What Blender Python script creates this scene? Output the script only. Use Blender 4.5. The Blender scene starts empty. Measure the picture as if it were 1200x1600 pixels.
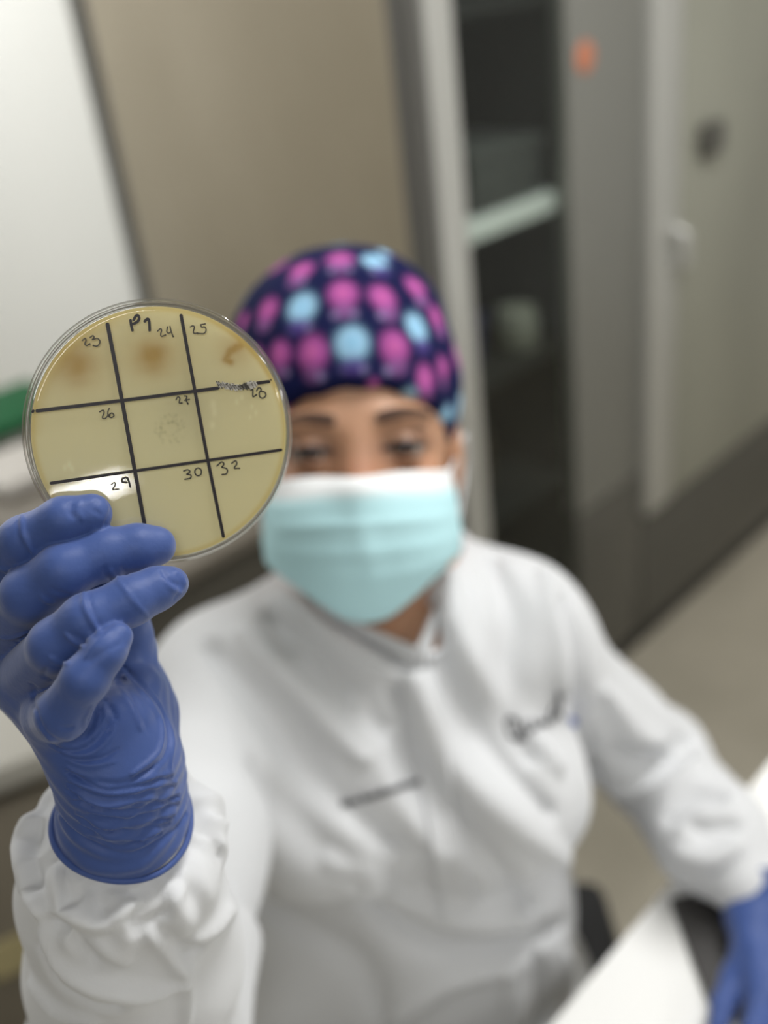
import bpy, bmesh, math, random
import numpy as np
from mathutils import Vector, Matrix
from mathutils.bvhtree import BVHTree

SC = bpy.context.scene
COL = SC.collection
random.seed(4)
RNG = np.random.default_rng(4)

# ------------------------------------------------------------------ camera
F = 1600.0                                   # focal length in pixels of the 1200x1600 frame
CH = 1.50                                    # camera height
zc = np.array([-377., 2933., F]); zc /= np.linalg.norm(zc)      # world up seen by the camera
fw = np.array([0., 0., -1.]); yc = fw - fw.dot(zc) * zc; yc /= np.linalg.norm(yc)
xc = np.cross(yc, zc)
R = np.array([xc, yc, zc])                   # camera -> world
CAM = np.array([0., 0., CH])
cam = bpy.data.cameras.new('camera'); camo = bpy.data.objects.new('camera', cam); COL.objects.link(camo)
M4 = Matrix([[*R[0], 0], [*R[1], 0], [*R[2], CH], [0, 0, 0, 1]])
camo.matrix_world = M4
cam.sensor_fit = 'HORIZONTAL'; cam.sensor_width = 24.0; cam.lens = F / 1200 * 24
cam.clip_start = 0.01
cam.dof.use_dof = True; cam.dof.focus_distance = 0.342; cam.dof.aperture_fstop = 3.5
SC.camera = camo

# ------------------------------------------------------------------ light and exposure
SC.view_settings.view_transform = 'Standard'
SC.view_settings.look = 'None'
SC.view_settings.gamma = 1
SC.view_settings.use_curve_mapping = False
SC.view_settings.exposure = 0.25
w = bpy.data.worlds.new('world'); SC.world = w; w.use_nodes = True
w.node_tree.nodes['Background'].inputs[0].default_value = (0.8, 0.85, 0.9, 1)
w.node_tree.nodes['Background'].inputs[1].default_value = 0.05
# name, (u, v) in the room, size u, size v, watts
CEIL = 2.55
LIGHTS = [((1.10, 0.10), 1.2, 0.3, 20), ((0.25, 2.35), 1.2, 0.3, 22), ((-0.9, -1.0), 1.2, 0.3, 11.5),  # the lamp over the worktop is added to brighten the white wall
          ((1.9, -1.6), 1.2, 0.3, 14), ((-2.10, -3.62), 0.50, 0.20, 8), ((0.7, -3.6), 1.2, 0.3, 12)]  # the large lamps here are added as front light for the dish

# ------------------------------------------------------------------ helpers
U = np.array([.737, .676, 0.]); V = np.array([-.676, .737, 0.])   # the room's two wall directions
def ray(px, py): return R @ np.array([(px - 600) / F, (800 - py) / F, -1.])
def P(px, py, d): return CAM + ray(px, py) * d
def project(Q):
    c = (np.asarray(Q) - CAM) @ R
    return np.stack([600 + F * c[..., 0] / -c[..., 2], 800 - F * c[..., 1] / -c[..., 2], -c[..., 2]], -1)
def on_z(px, py, z):
    r = ray(px, py); return CAM + r * (z - CH) / r[2]
def uv(u, v, z=0.): return U * u + V * v + np.array([0, 0, z])

def tag(o, label=None, cat=None, group=None, kind=None):
    if label: o['label'] = label
    if cat: o['category'] = cat
    if group: o['group'] = group
    if kind: o['kind'] = kind
    return o
def empty(name, loc, label, cat, group=None, rz=0):
    o = bpy.data.objects.new(name, None); COL.objects.link(o); o.location = loc; o.rotation_euler.z = rz
    o.empty_display_size = .05
    return tag(o, label, cat, group)
def mesh_obj(name, verts, faces, m, parent=None, smooth=True):
    me = bpy.data.meshes.new(name)
    me.from_pydata([tuple(map(float, v)) for v in verts] if not isinstance(verts, np.ndarray) else verts.tolist(), [], faces if not isinstance(faces, np.ndarray) else faces.tolist())
    me.update()
    return link(name, me, m, parent, smooth)
def link(name, me, m, parent=None, smooth=True):
    o = bpy.data.objects.new(name, me); COL.objects.link(o)
    if m: me.materials.append(m)
    if smooth: me.polygons.foreach_set('use_smooth', [True] * len(me.polygons))
    if parent is not None:
        o.parent = parent
        bpy.context.view_layer.update()
        o.matrix_parent_inverse = parent.matrix_world.inverted()
    return o
def bm_obj(name, bm, m, parent=None, smooth=False):
    me = bpy.data.meshes.new(name); bmesh.ops.recalc_face_normals(bm, faces=bm.faces); bm.to_mesh(me); bm.free()
    o = link(name, me, m, parent, smooth)
    if smooth:
        try: me.set_sharp_from_angle(angle=math.radians(40))
        except Exception: pass
    return o
def uvbox(bm, u0, u1, v0, v1, z0, z1, bev=0.004):
    """box along the room's own directions"""
    r = bmesh.ops.create_cube(bm, size=1)
    for q in r['verts']:
        a = u0 + (u1 - u0) * (q.co.x + .5); b = v0 + (v1 - v0) * (q.co.y + .5); c = z0 + (z1 - z0) * (q.co.z + .5)
        q.co = Vector(uv(a, b, c))
    if bev:
        es = list({e for q in r['verts'] for e in q.link_edges})
        bmesh.ops.bevel(bm, geom=es, offset=bev, segments=2, affect='EDGES', profile=.5)
def ubox(name, u0, u1, v0, v1, z0, z1, m, parent=None, bev=.004):
    bm = bmesh.new(); uvbox(bm, min(u0, u1), max(u0, u1), min(v0, v1), max(v0, v1), z0, z1, bev); return bm_obj(name, bm, m, parent, bev > 0)
def box(bm, c, s, bev=.003, rz=0.):
    r = bmesh.ops.create_cube(bm, size=1)
    rot = Matrix.Rotation(rz, 3, 'Z')
    for q in r['verts']:
        q.co = rot @ Vector((q.co.x * s[0], q.co.y * s[1], q.co.z * s[2])) + Vector(c)
    if bev:
        es = list({e for q in r['verts'] for e in q.link_edges})
        bmesh.ops.bevel(bm, geom=es, offset=bev, segments=3, affect='EDGES', profile=.5)
def frame_of(n):
    n = np.asarray(n, float); n /= np.linalg.norm(n)
    a = np.array([0, 0, 1.]) if abs(n[2]) < .9 else np.array([1., 0, 0])
    x = np.cross(a, n); x /= np.linalg.norm(x); return x, np.cross(n, x), n
def lathe(bm, prof, c=(0, 0, 0), axis=(0, 0, 1), seg=48, cap=True):
    """prof: list of (radius, height) closed around its axis"""
    x, y, n = frame_of(axis); c = np.asarray(c, float); rings = []
    for r, h in prof:
        rings.append([bm.verts.new(tuple(c + n * h + (x * math.cos(2 * math.pi * k / seg) + y * math.sin(2 * math.pi * k / seg)) * r)) for k in range(seg)])
    for a, b in zip(rings[:-1], rings[1:]):
        for k in range(seg): bm.faces.new((a[k], a[(k + 1) % seg], b[(k + 1) % seg], b[k]))
    if cap:
        bm.faces.new(rings[0][::-1]); bm.faces.new(rings[-1])
    return rings
def catmull(pts, n=6):
    p = [np.asarray(q, float) for q in pts]
    if len(p) < 3: return p
    p = [2 * p[0] - p[1]] + p + [2 * p[-1] - p[-2]]; out = []
    for i in range(1, len(p) - 2):
        for k in range(n):
            t = k / n
            out.append(.5 * ((2 * p[i]) + (-p[i - 1] + p[i + 1]) * t + (2 * p[i - 1] - 5 * p[i] + 4 * p[i + 1] - p[i + 2]) * t * t + (-p[i - 1] + 3 * p[i] - 3 * p[i + 1] + p[i + 2]) * t ** 3))
    out.append(p[-2]); return out
def tube(bm, pts, r, seg=10, flat=None, up=None):
    """tube along pts; flat=(a,b) gives an elliptic section with b along up"""
    pts = [np.asarray(p, float) for p in pts]; rings = []; prev = None
    for i, p in enumerate(pts):
        t = pts[min(i + 1, len(pts) - 1)] - pts[max(i - 1, 0)]; t /= np.linalg.norm(t)
        if up is not None:
            uu = up[i] if isinstance(up, (list, np.ndarray)) and np.ndim(up) == 2 else np.asarray(up, float)
            y = uu - uu.dot(t) * t; y /= np.linalg.norm(y); x = np.cross(y, t)
        else:
            if prev is None: x = frame_of(t)[0]
            else: x = prev - prev.dot(t) * t; x /= np.linalg.norm(x)
            y = np.cross(t, x); prev = x
        rr = r[i] if isinstance(r, (list, tuple, np.ndarray)) else r
        a, b = (rr, rr) if flat is None else (rr * flat[0], rr * flat[1])
        rings.append([bm.verts.new(tuple(p + x * math.cos(2 * math.pi * k / seg) * a + y * math.sin(2 * math.pi * k / seg) * b)) for k in range(seg)])
    for a, b in zip(rings[:-1], rings[1:]):
        for k in range(seg): bm.faces.new((a[k], a[(k + 1) % seg], b[(k + 1) % seg], b[k]))
    bm.faces.new(rings[0][::-1]); bm.faces.new(rings[-1])

# ---- implicit surfaces: shapes are blended as distance fields and meshed with surface nets
class Grid:
    def __init__(s, lo, hi, h):
        s.lo = np.asarray(lo, float); s.h = h
        n = np.ceil((np.asarray(hi) - s.lo) / h).astype(int) + 1; s.n = n
        ax = [s.lo[i] + h * np.arange(n[i]) for i in range(3)]
        s.X, s.Y, s.Z = np.meshgrid(*ax, indexing='ij'); s.X = s.X.astype(np.float32); s.Y = s.Y.astype(np.float32); s.Z = s.Z.astype(np.float32)
def g_cone(g, a, b, ra, rb):
    a = np.asarray(a, float); b = np.asarray(b, float); d = b - a; L = d.dot(d) + 1e-12
    px, py, pz = g.X - a[0], g.Y - a[1], g.Z - a[2]
    h = np.clip((px * d[0] + py * d[1] + pz * d[2]) / L, 0, 1)
    return np.sqrt((px - h * d[0]) ** 2 + (py - h * d[1]) ** 2 + (pz - h * d[2]) ** 2) - (ra + (rb - ra) * h)
def g_ell(g, c, r, B=None):
    """ellipsoid; rows of B are its axes"""
    c = np.asarray(c, float); px, py, pz = g.X - c[0], g.Y - c[1], g.Z - c[2]
    if B is not None:
        px, py, pz = [px * B[i][0] + py * B[i][1] + pz * B[i][2] for i in range(3)]
    k0 = np.sqrt((px / r[0]) ** 2 + (py / r[1]) ** 2 + (pz / r[2]) ** 2)
    k1 = np.sqrt((px / r[0] ** 2) ** 2 + (py / r[1] ** 2) ** 2 + (pz / r[2] ** 2) ** 2) + 1e-9
    return k0 * (k0 - 1) / k1
def smin(a, b, k):
    h = np.clip(.5 + .5 * (b - a) / k, 0, 1)
    return b + (a - b) * h - k * h * (1 - h)
def smax(a, b, k): return -smin(-a, -b, k)
def nets(f, g):
    s = f < 0; nx, ny, nz = s.shape
    corners = [(i, j, k) for i in (0, 1) for j in (0, 1) for k in (0, 1)]
    sl = lambda A, o: A[o[0]:nx - 1 + o[0], o[1]:ny - 1 + o[1], o[2]:nz - 1 + o[2]]
    cnt = sum(sl(s, o).astype(np.int8) for o in corners)
    act = (cnt > 0) & (cnt < 8)
    idx = np.argwhere(act); n = len(idx)
    vid = np.full(act.shape, -1, np.int64); vid[act] = np.arange(n)
    acc = np.zeros((n, 3)); ct = np.zeros(n)
    for a in corners:
        for ax in range(3):
            if a[ax] == 0:
                b = list(a); b[ax] = 1
                fa = f[idx[:, 0] + a[0], idx[:, 1] + a[1], idx[:, 2] + a[2]]; fb = f[idx[:, 0] + b[0], idx[:, 1] + b[1], idx[:, 2] + b[2]]
                m = (fa < 0) != (fb < 0); t = np.where(m, fa / np.where(m, fa - fb, 1), 0)
                p = np.array(a, float)[None].repeat(n, 0); p[:, ax] += t
                acc[m] += p[m]; ct[m] += 1
    verts = g.lo + (idx + acc / ct[:, None]) * g.h
    quads = []
    for ax in range(3):
        o = [0, 0, 0]; o[ax] = 1
        A = s[:nx - o[0], :ny - o[1], :nz - o[2]]; B = s[o[0]:, o[1]:, o[2]:]
        e = np.argwhere(A != B); b, c = (ax + 1) % 3, (ax + 2) % 3
        ok = (e[:, b] > 0) & (e[:, c] > 0) & (e[:, b] < act.shape[b]) & (e[:, c] < act.shape[c]); e = e[ok]
        inside = A[e[:, 0], e[:, 1], e[:, 2]]
        def at(db, dc):
            q = e.copy(); q[:, b] += db; q[:, c] += dc; return vid[q[:, 0], q[:, 1], q[:, 2]]
        q = np.stack([at(-1, -1), at(0, -1), at(0, 0), at(-1, 0)], 1)
        q[~inside] = q[~inside][:, ::-1]; quads.append(q)
    return verts, np.concatenate(quads)
def normals(v, q):
    n = np.cross(v[q[:, 2]] - v[q[:, 0]], v[q[:, 3]] - v[q[:, 1]]); out = np.zeros_like(v)
    for i in range(4): np.add.at(out, q[:, i], n)
    return out / (np.linalg.norm(out, axis=1, keepdims=True) + 1e-12)
def relax(v, q, it=2, f=.5):
    for _ in range(it):
        s = np.zeros_like(v); c = np.zeros(len(v))
        for i in range(4):
            a, b = q[:, i], q[:, (i + 1) % 4]
            np.add.at(s, a, v[b]); np.add.at(c, a, 1); np.add.at(s, b, v[a]); np.add.at(c, b, 1)
        v = v + f * (s / c[:, None] - v)
    return v
def seg_dist(Q, poly):
    d = np.full(len(Q), 1e9)
    for a, b in zip(poly[:-1], poly[1:]):
        a = np.asarray(a, float); b = np.asarray(b, float); ab = b - a
        h = np.clip(((Q - a) @ ab) / (ab @ ab + 1e-12), 0, 1)
        d = np.minimum(d, np.linalg.norm(Q - a - h[:, None] * ab, axis=1))
    return d
def first_hit(tree, px, py):
    r = Vector(ray(px, py)).normalized(); h = tree.ray_cast(Vector(CAM), r)
    return (np.array(h[0]), np.array(h[1])) if h[0] is not None else (None, None)
def bvh(v, q): return BVHTree.FromPolygons(v.tolist(), q.tolist())
def fold(v, q, folds, only=None):
    """press folds into a surface. Each: (polyline in px, width m, depth m; positive = ridge). The lines are first laid on the surface in 3-D"""
    T = bvh(v, q); n = normals(v, q); disp = np.zeros(len(v))
    for poly, wd, dp in folds:
        pts = []
        for p in catmull([np.array(p, float) for p in poly], 5):
            h, _ = first_hit(T, *p)
            if h is not None: pts.append(h)
        if len(pts) < 2: continue
        d = np.full(len(v), 1e9)
        lo = np.min(pts, 0) - 4 * wd; hi = np.max(pts, 0) + 4 * wd
        m = np.all((v > lo) & (v < hi), axis=1)
        if not m.any(): continue
        # the pieces that jump in depth are left out
        vm = v[m]; dd = np.full(len(vm), 1e9)
        for i in range(len(pts) - 1):
            a, b = pts[i], pts[i + 1]
            if np.linalg.norm(a - b) > 12 * wd + .01: continue
            ab = b - a; h = np.clip(((vm - a) @ ab) / (ab @ ab + 1e-12), 0, 1)
            tt = (i + h) / (len(pts) - 1); x = np.linalg.norm(vm - a - h[:, None] * ab, axis=1)
            dd = np.minimum(dd, x / (.35 + .65 * np.sin(np.pi * np.clip(tt, .02, .98)) ** .6))
        disp[m] += dp * np.exp(-(dd / wd) ** 2)
    return v + n * disp[:, None]
def vnoise(Q, seed=0, octs=3):
    """smooth band-limited noise from summed random waves"""
    r = np.random.default_rng(seed); out = np.zeros(len(Q))
    for o in range(octs):
        for _ in range(7):
            k = r.normal(size=3) * 2 ** o; out += np.sin(Q @ k * 2 * np.pi * .45 + r.uniform(0, 6.28)) / 2 ** o
    return out / 5

# ------------------------------------------------------------------ materials
def mat(name, col, rough=.5, metal=0., spec=.5, bump=None, trans=0., sheen=0., emit=None, coat=0., sss=0.):
    m = bpy.data.materials.new(name); m.use_nodes = True; nt = m.node_tree; b = nt.nodes['Principled BSDF']
    b.inputs['Base Color'].default_value = (*col, 1); b.inputs['Roughness'].default_value = rough; b.inputs['Metallic'].default_value = metal
    b.inputs['Specular IOR Level'].default_value = spec
    if sheen: b.inputs['Sheen Weight'].default_value = sheen
    if coat: b.inputs['Coat Weight'].default_value = coat
    if sss:
        b.inputs['Subsurface Weight'].default_value = sss; b.inputs['Subsurface Radius'].default_value = (1, .35, .2); b.inputs['Subsurface Scale'].default_value = .006
    if emit: b.inputs['Emission Color'].default_value = (*emit[0], 1); b.inputs['Emission Strength'].default_value = emit[1]
    if bump:
        scale, strength, dist = bump[:3]; stretch = bump[3] if len(bump) > 3 else (1, 1, 1)
        tc = nt.nodes.new('ShaderNodeTexCoord'); mp = nt.nodes.new('ShaderNodeMapping'); mp.inputs['Scale'].default_value = stretch
        no = nt.nodes.new('ShaderNodeTexNoise'); no.inputs['Scale'].default_value = scale; no.inputs['Detail'].default_value = 4
        bp = nt.nodes.new('ShaderNodeBump'); bp.inputs['Strength'].default_value = strength; bp.inputs['Distance'].default_value = dist
        nt.links.new(tc.outputs['Object'], mp.inputs[0]); nt.links.new(mp.outputs[0], no.inputs[0]); nt.links.new(no.outputs[0], bp.inputs['Height']); nt.links.new(bp.outputs[0], b.inputs['Normal'])
    return m
def speckle(m, c1, c2, scale, stretch=(1, 1, 1), detail=5, lo=.35, hi=.65):
    """two colours mixed by noise into the base colour"""
    nt = m.node_tree; b = nt.nodes['Principled BSDF']
    tc = nt.nodes.new('ShaderNodeTexCoord'); mp = nt.nodes.new('ShaderNodeMapping'); mp.inputs['Scale'].default_value = stretch
    no = nt.nodes.new('ShaderNodeTexNoise'); no.inputs['Scale'].default_value = scale; no.inputs['Detail'].default_value = detail
    cr = nt.nodes.new('ShaderNodeValToRGB'); cr.color_ramp.elements[0].position = lo; cr.color_ramp.elements[1].position = hi
    cr.color_ramp.elements[0].color = (*c1, 1); cr.color_ramp.elements[1].color = (*c2, 1)
    nt.links.new(tc.outputs['Object'], mp.inputs[0]); nt.links.new(mp.outputs[0], no.inputs[0]); nt.links.new(no.outputs[0], cr.inputs[0]); nt.links.new(cr.outputs[0], b.inputs['Base Color'])
    return m
def attr_mat(m, name='paint'):
    nt = m.node_tree; a = nt.nodes.new('ShaderNodeAttribute'); a.attribute_name = name
    nt.links.new(a.outputs['Color'], nt.nodes['Principled BSDF'].inputs['Base Color']); return m
def thin_plastic(name, tint=(.97, .98, .98), rough=.04, ior=1.5, gain=1.0):
    m = bpy.data.materials.new(name); m.use_nodes = True; nt = m.node_tree; nt.nodes.clear()
    o = nt.nodes.new('ShaderNodeOutputMaterial'); mx = nt.nodes.new('ShaderNodeMixShader'); tr = nt.nodes.new('ShaderNodeBsdfTransparent')
    gl = nt.nodes.new('ShaderNodeBsdfGlossy'); fr = nt.nodes.new('ShaderNodeFresnel'); ma = nt.nodes.new('ShaderNodeMath')
    tr.inputs[0].default_value = (*tint, 1); gl.inputs['Roughness'].default_value = rough; fr.inputs[0].default_value = ior
    ma.operation = 'MULTIPLY'; ma.inputs[1].default_value = gain; ma.use_clamp = True
    ge = nt.nodes.new('ShaderNodeNewGeometry'); mr = nt.nodes.new('ShaderNodeMapRange'); mr.inputs['To Min'].default_value = ior; mr.inputs['To Max'].default_value = 1 / ior
    nt.links.new(ge.outputs['Backfacing'], mr.inputs['Value']); nt.links.new(mr.outputs[0], fr.inputs[0]); nt.links.new(fr.outputs[0], ma.inputs[0]); nt.links.new(ma.outputs[0], mx.inputs[0]); nt.links.new(tr.outputs[0], mx.inputs[1]); nt.links.new(gl.outputs[0], mx.inputs[2]); nt.links.new(mx.outputs[0], o.inputs[0])
    return m
M = {}
M['floor'] = speckle(mat('floor_vinyl', (.3, .27, .22), .45), (.36, .33, .26), (.48, .44, .355), 2.2)
M['wall'] = mat('wall_paint', (.70, .70, .68), .6, bump=(60, .1, .002))
M['white_wall'] = mat('white_panel', (.86, .87, .84), .45)
M['ceiling'] = mat('ceiling_paint', (.8, .8, .79), .8)
M['seal_and_gap'] = mat('dark_seal_and_gap_shade', (.10, .097, .088), .5)
M['side_steel'] = speckle(mat('beige_steel', (.33, .29, .22), .42, .15), (.30, .26, .185), (.39, .345, .26), 1.6, (1, 1, .6))
M['steel'] = mat('brushed_steel', (.25, .25, .228), .4, .35, bump=(30, .1, .001, (1, 1, .03)))
M['pale_steel'] = mat('pale_steel', (.56, .56, .53), .35, .5)
M['panel'] = speckle(mat('grey_door_panel', (.30, .30, .26), .4, .3), (.31, .31, .26), (.38, .38, .32), 2.0, (1, 1, .5))
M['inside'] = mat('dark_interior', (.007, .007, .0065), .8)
M['dark_panel'] = mat('dark_panel_and_reflection', (.085, .082, .07), .3, .0, .5)
M['shelf_pale'] = mat('pale_shelf', (.72, .74, .72), .5)
M['black'] = mat('black_plastic', (.012, .012, .012), .45)
M['glass'] = thin_plastic('cabinet_glass', (.9, .93, .91), .03, 1.45, .7)
M['bench'] = mat('white_bench_top', (.90, .90, .88), .4)
M['coat'] = mat('white_coat_cloth', (.61, .62, .635), .75, sheen=.15, bump=(900, .12, .0006))
M['glove'] = mat('blue_nitrile', (.043, .082, .255), .5, spec=.28, sheen=.2, bump=(420, .22, .0007))
M['mask'] = attr_mat(mat('mask_fabric', (.5, .75, .8), .8, bump=(1500, .1, .0003)))
M['cap'] = attr_mat(mat('printed_cap_cotton', (.02, .03, .15), .9, spec=.15))
M['skin'] = attr_mat(mat('skin', (.5, .3, .2), .5, sss=.15))
M['brow'] = mat('brow_hair', (.09, .05, .035), .9)
M['eye_white'] = attr_mat(mat('eye_surface', (.6, .58, .55), .15))
M['ink'] = mat('black_marker', (.010, .007, .011), .35)
M['thin_ink'] = mat('thin_marker', (.045, .040, .028), .5)
M['scratch'] = mat('scratched_marker', (.46, .44, .40), .5)
M['plastic'] = thin_plastic('clear_polystyrene', (.985, .99, .985), .018, 1.5, 1.35)
M['thread'] = mat('dark_thread', (.09, .09, .10), .8)
M['blue_thread'] = mat('blue_thread', (.08, .13, .40), .8)
M['trouser'] = mat('white_trousers', (.62, .63, .65), .8)
M['seat'] = mat('black_upholstery', (.014, .014, .015), .7)
M['shoe'] = mat('white_clogs', (.6, .6, .6), .5)

# ------------------------------------------------------------------ room shell
VF = float(np.dot(np.array([.54, 1.925, 0]), V)); UA = float(np.dot(np.array([.54, 1.925, 0]), U))
UK = UA - .575                                           # the cabinet's near corner
U0, U1, V0, V1 = -3.4, 3.4, -5.4, 3.3
def struct(o): o['kind'] = 'structure'; return o
struct(ubox('floor', U0, U1, V0, V1, -.1, 0, M['floor'], bev=0))
struct(ubox('ceiling', U0, U1, V0, V1, CEIL + .02, CEIL + .12, M['ceiling'], bev=0))
struct(ubox('wall_back', U0, U1, V1, V1 + .1, 0, CEIL + .02, M['wall'], bev=0))
struct(ubox('wall_front', U0, U1, V0 - .1, V0, 0, CEIL + .02, M['wall'], bev=0))
struct(ubox('wall_left', U0 - .1, U0, V0, V1, 0, CEIL + .02, M['wall'], bev=0))
struct(ubox('wall_right', U1, U1 + .1, V0, V1, 0, CEIL + .02, M['wall'], bev=0))
struct(ubox('wall_middle', UK + .012, UK + .10, VF + .885, V1, 0, CEIL + .02, M['white_wall'], bev=0))
struct(ubox('gap_shade_1', UK + .03, UK + .09, VF + .81, VF + .884, 0, CEIL + .02, M['seal_and_gap'], bev=0))  # dark strip whose colour stands for the shaded gap behind the cabinet

# ceiling lights; some are unseen lamps added to brighten wall and dish
def ceiling_light(i, uvp, su, sv, watts):
    names = ['between the seated person and the cabinet', 'over the left worktop, added to brighten the white wall', 'just behind the camera on the left', 'behind the camera on the right, added as front light', 'of small square size, farthest behind the camera', 'far behind the camera, near the middle, added as front light']
    t = empty('ceiling_light', Vector(uv(*uvp, CEIL)), 'white rectangular ceiling light ' + names[i], 'ceiling light')
    a, b = uvp
    ubox('frame', a - su / 2 - .02, a + su / 2 + .02, b - sv / 2 - .02, b + sv / 2 + .02, CEIL - .03, CEIL + .02, M['bench'], t)
    em = mat('lit_diffuser_%d' % i, (.9, .9, .9), .5, emit=((1, .985, .95), watts * .20))
    ubox('diffuser', a - su / 2, a + su / 2, b - sv / 2, b + sv / 2, CEIL - .04, CEIL - .031, em, t, 0)
    ld = bpy.data.lights.new('lamp', 'AREA'); ld.shape = 'RECTANGLE'; ld.size = su; ld.size_y = sv; ld.energy = watts; ld.color = (1, .995, .985)
    lo = bpy.data.objects.new('lamp', ld); COL.objects.link(lo); lo.location = uv(a, b, CEIL - .05)
    lo.rotation_euler = (0, 0, math.atan2(U[1], U[0])); bpy.context.view_layer.update()
    lo.parent = t; lo.matrix_parent_inverse = t.matrix_world.inverted()
for i, L in enumerate(LIGHTS): ceiling_light(i, *L)

# ------------------------------------------------------------------ glass-fronted cabinet
CT = 1.98; DP = .80
cab = empty('steel_cabinet', Vector(uv(UA, VF + .4, 0)), 'tall stainless steel cabinet with glass door standing behind the person', 'cabinet')
T = lambda t: UA + t
ubox('side_panel', UK, UK + .012, VF, VF + DP, .03, CT, M['side_steel'], cab)
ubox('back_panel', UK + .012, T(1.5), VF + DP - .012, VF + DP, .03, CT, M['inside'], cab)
ubox('top_panel', UK, T(1.5), VF, VF + DP, CT, CT + .02, M['steel'], cab)
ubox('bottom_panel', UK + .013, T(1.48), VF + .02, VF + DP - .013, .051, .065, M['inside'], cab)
ubox('plinth', UK + .02, T(1.5), VF + .006, VF + DP - .02, 0, .05, M['black'], cab)
ubox('far_side_panel', T(1.488), T(1.5), VF, VF + DP, .03, CT, M['side_steel'], cab)
ubox('edge_seal', UK - .001, UK + .022, VF - .006, VF + .04, .03, CT, M['seal_and_gap'], cab)
o = ubox('corner_post', UK + .022, T(-.49), VF - .012, VF + .03, .03, CT, M['pale_steel'], cab, .008); o['label'] = 'pale steel corner post'
ubox('middle_stile', T(-.212), T(.022), VF - .004, VF + .03, .47, CT, M['steel'], cab, .006)
o = ubox('door_stile', T(.024), T(.13), VF - .02, VF + .03, .357, CT, M['pale_steel'], cab, .012); o['label'] = 'pale door stile'
rd = ubox('door', T(.13), T(1.47), VF - .012, VF + .02, .36, CT, M['panel'], cab, .004)
rd['label'] = 'grey-green flat door'
bm = bmesh.new()
tube(bm, [uv(T(.105), VF - .018, .895), uv(T(.105), VF - .045, .905), uv(T(.105), VF - .045, .96), uv(T(.105), VF - .018, .97)], .013, 12)
bm_obj('handle', bm, M['pale_steel'], rd, True)['label'] = 'pale vertical handle'
lk = ubox('lock_case', T(.195), T(.275), VF - .035, VF - .012, 1.08, 1.145, M['dark_panel'], rd, .01)
ubox('door_glass', T(-.488), T(-.214), VF + .004, VF + .009, .05, CT - .01, M['glass'], cab, 0)
bp = ubox('lower_panel', T(-.212), T(.0235), VF - .002, VF + .02, .056, .468, M['dark_panel'], cab, .004)
ubox('low_reflection', T(.024), T(1.47), VF - .004, VF + .02, .056, .355, M['dark_panel'], cab, .004)  # dark band that puts a reflection low on the door into colour
bp['label'] = 'dark glossy lower panel'
for z in (.27, .555, .83, 1.105, 1.42, 1.70):
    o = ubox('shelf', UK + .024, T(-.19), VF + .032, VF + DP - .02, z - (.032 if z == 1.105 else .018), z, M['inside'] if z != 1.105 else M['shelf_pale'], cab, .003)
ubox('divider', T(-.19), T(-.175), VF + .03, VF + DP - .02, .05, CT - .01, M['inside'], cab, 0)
o = None
# an orange round sticker on the stile
bm = bmesh.new(); c = uv(T(-.165), VF - .005, 1.315)
lathe(bm, [(.023, 0), (.025, .0006), (.025, .0012), (.024, .0016)], c, -V, 32)
tag(bm_obj('sticker', bm, mat('orange_sticker', (.55, .20, .11), .6), None, True), 'small round orange sticker on the grey cabinet stile', 'sticker')
# things on the shelves
def shelf_box(name, px0, px1, py_top, z, v_in, col, label, cat, depth=.12, rough=.5):
    t0 = hit_v(px0, py_top, VF + v_in); t1 = hit_v(px1, py_top, VF + v_in)
    o = ubox(name, t0[0], t1[0], VF + v_in, VF + v_in + depth, z, max(z + .02, (t0[1] + t1[1]) / 2), mat(name + '_material', col, rough), None, .006)
    return tag(o, label, cat)
def hit_v(px, py, v):
    r = ray(px, py); t = (v - CAM.dot(V)) / r.dot(V); q = CAM + r * t; return q.dot(U), q[2]
t0 = empty('storage_box', Vector(uv(T(-.30), VF + .12, 1.106)), 'dark grey lidded box on the pale upper shelf behind glass', 'box')
ubox('body', T(-.40), T(-.215), VF + .05, VF + .22, 1.106, 1.19, mat('charcoal_box', (.05, .052, .05), .5), t0, .006)
ubox('lid', T(-.405), T(-.21), VF + .045, VF + .225, 1.19, 1.205, mat('charcoal_lid', (.075, .078, .075), .5), t0, .005)
def jar(name, u, v, z, r, h, col, lidc, label, cat='jar'):
    t = empty(name, Vector(uv(u, v, z)), label, cat)
    bm = bmesh.new(); lathe(bm, [(r * .92, 0), (r, .004), (r, h * .72), (r * .8, h * .8), (r * .8, h * .84)], uv(u, v, z)); bm_obj('body', bm, mat(name + '_body', col, .35), t, True)
    bm = bmesh.new(); lathe(bm, [(r * .86, h * .84), (r * .88, h * .98), (r * .82, h)], uv(u, v, z)); bm_obj('lid', bm, mat(name + '_lid', lidc, .4), t, True)
jar('round_jar', T(-.455), VF + .07, 1.106, .022, .07, (.16, .165, .16), (.2, .2, .2), 'small pale grey jar at the left end of the upper shelf behind glass')
jar('white_jar', T(-.26), VF + .09, .831, .040, .075, (.20, .20, .17), (.24, .24, .20), 'dull white wide jar on the second shelf behind glass')
t0 = empty('blue_bin', Vector(uv(T(-.38), VF + .12, .831)), 'dark blue open storage bin on the second shelf beside the white jar', 'bin')
bm = bmesh.new()
lathe(bm, [(.045, 0), (.058, .09), (.062, .092), (.062, .098), (.055, .098), (.042, .006)], uv(T(-.40), VF + .12, .831), (0, 0, 1), 4); bm_obj('body', bm, mat('navy_plastic', (.008, .010, .06), .4), t0)
jar('brown_bottle', T(-.35), VF + .14, .556, .035, .15, (.03, .018, .008), (.015, .015, .015), 'brown reagent bottle on the third shelf behind glass', 'bottle')
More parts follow.
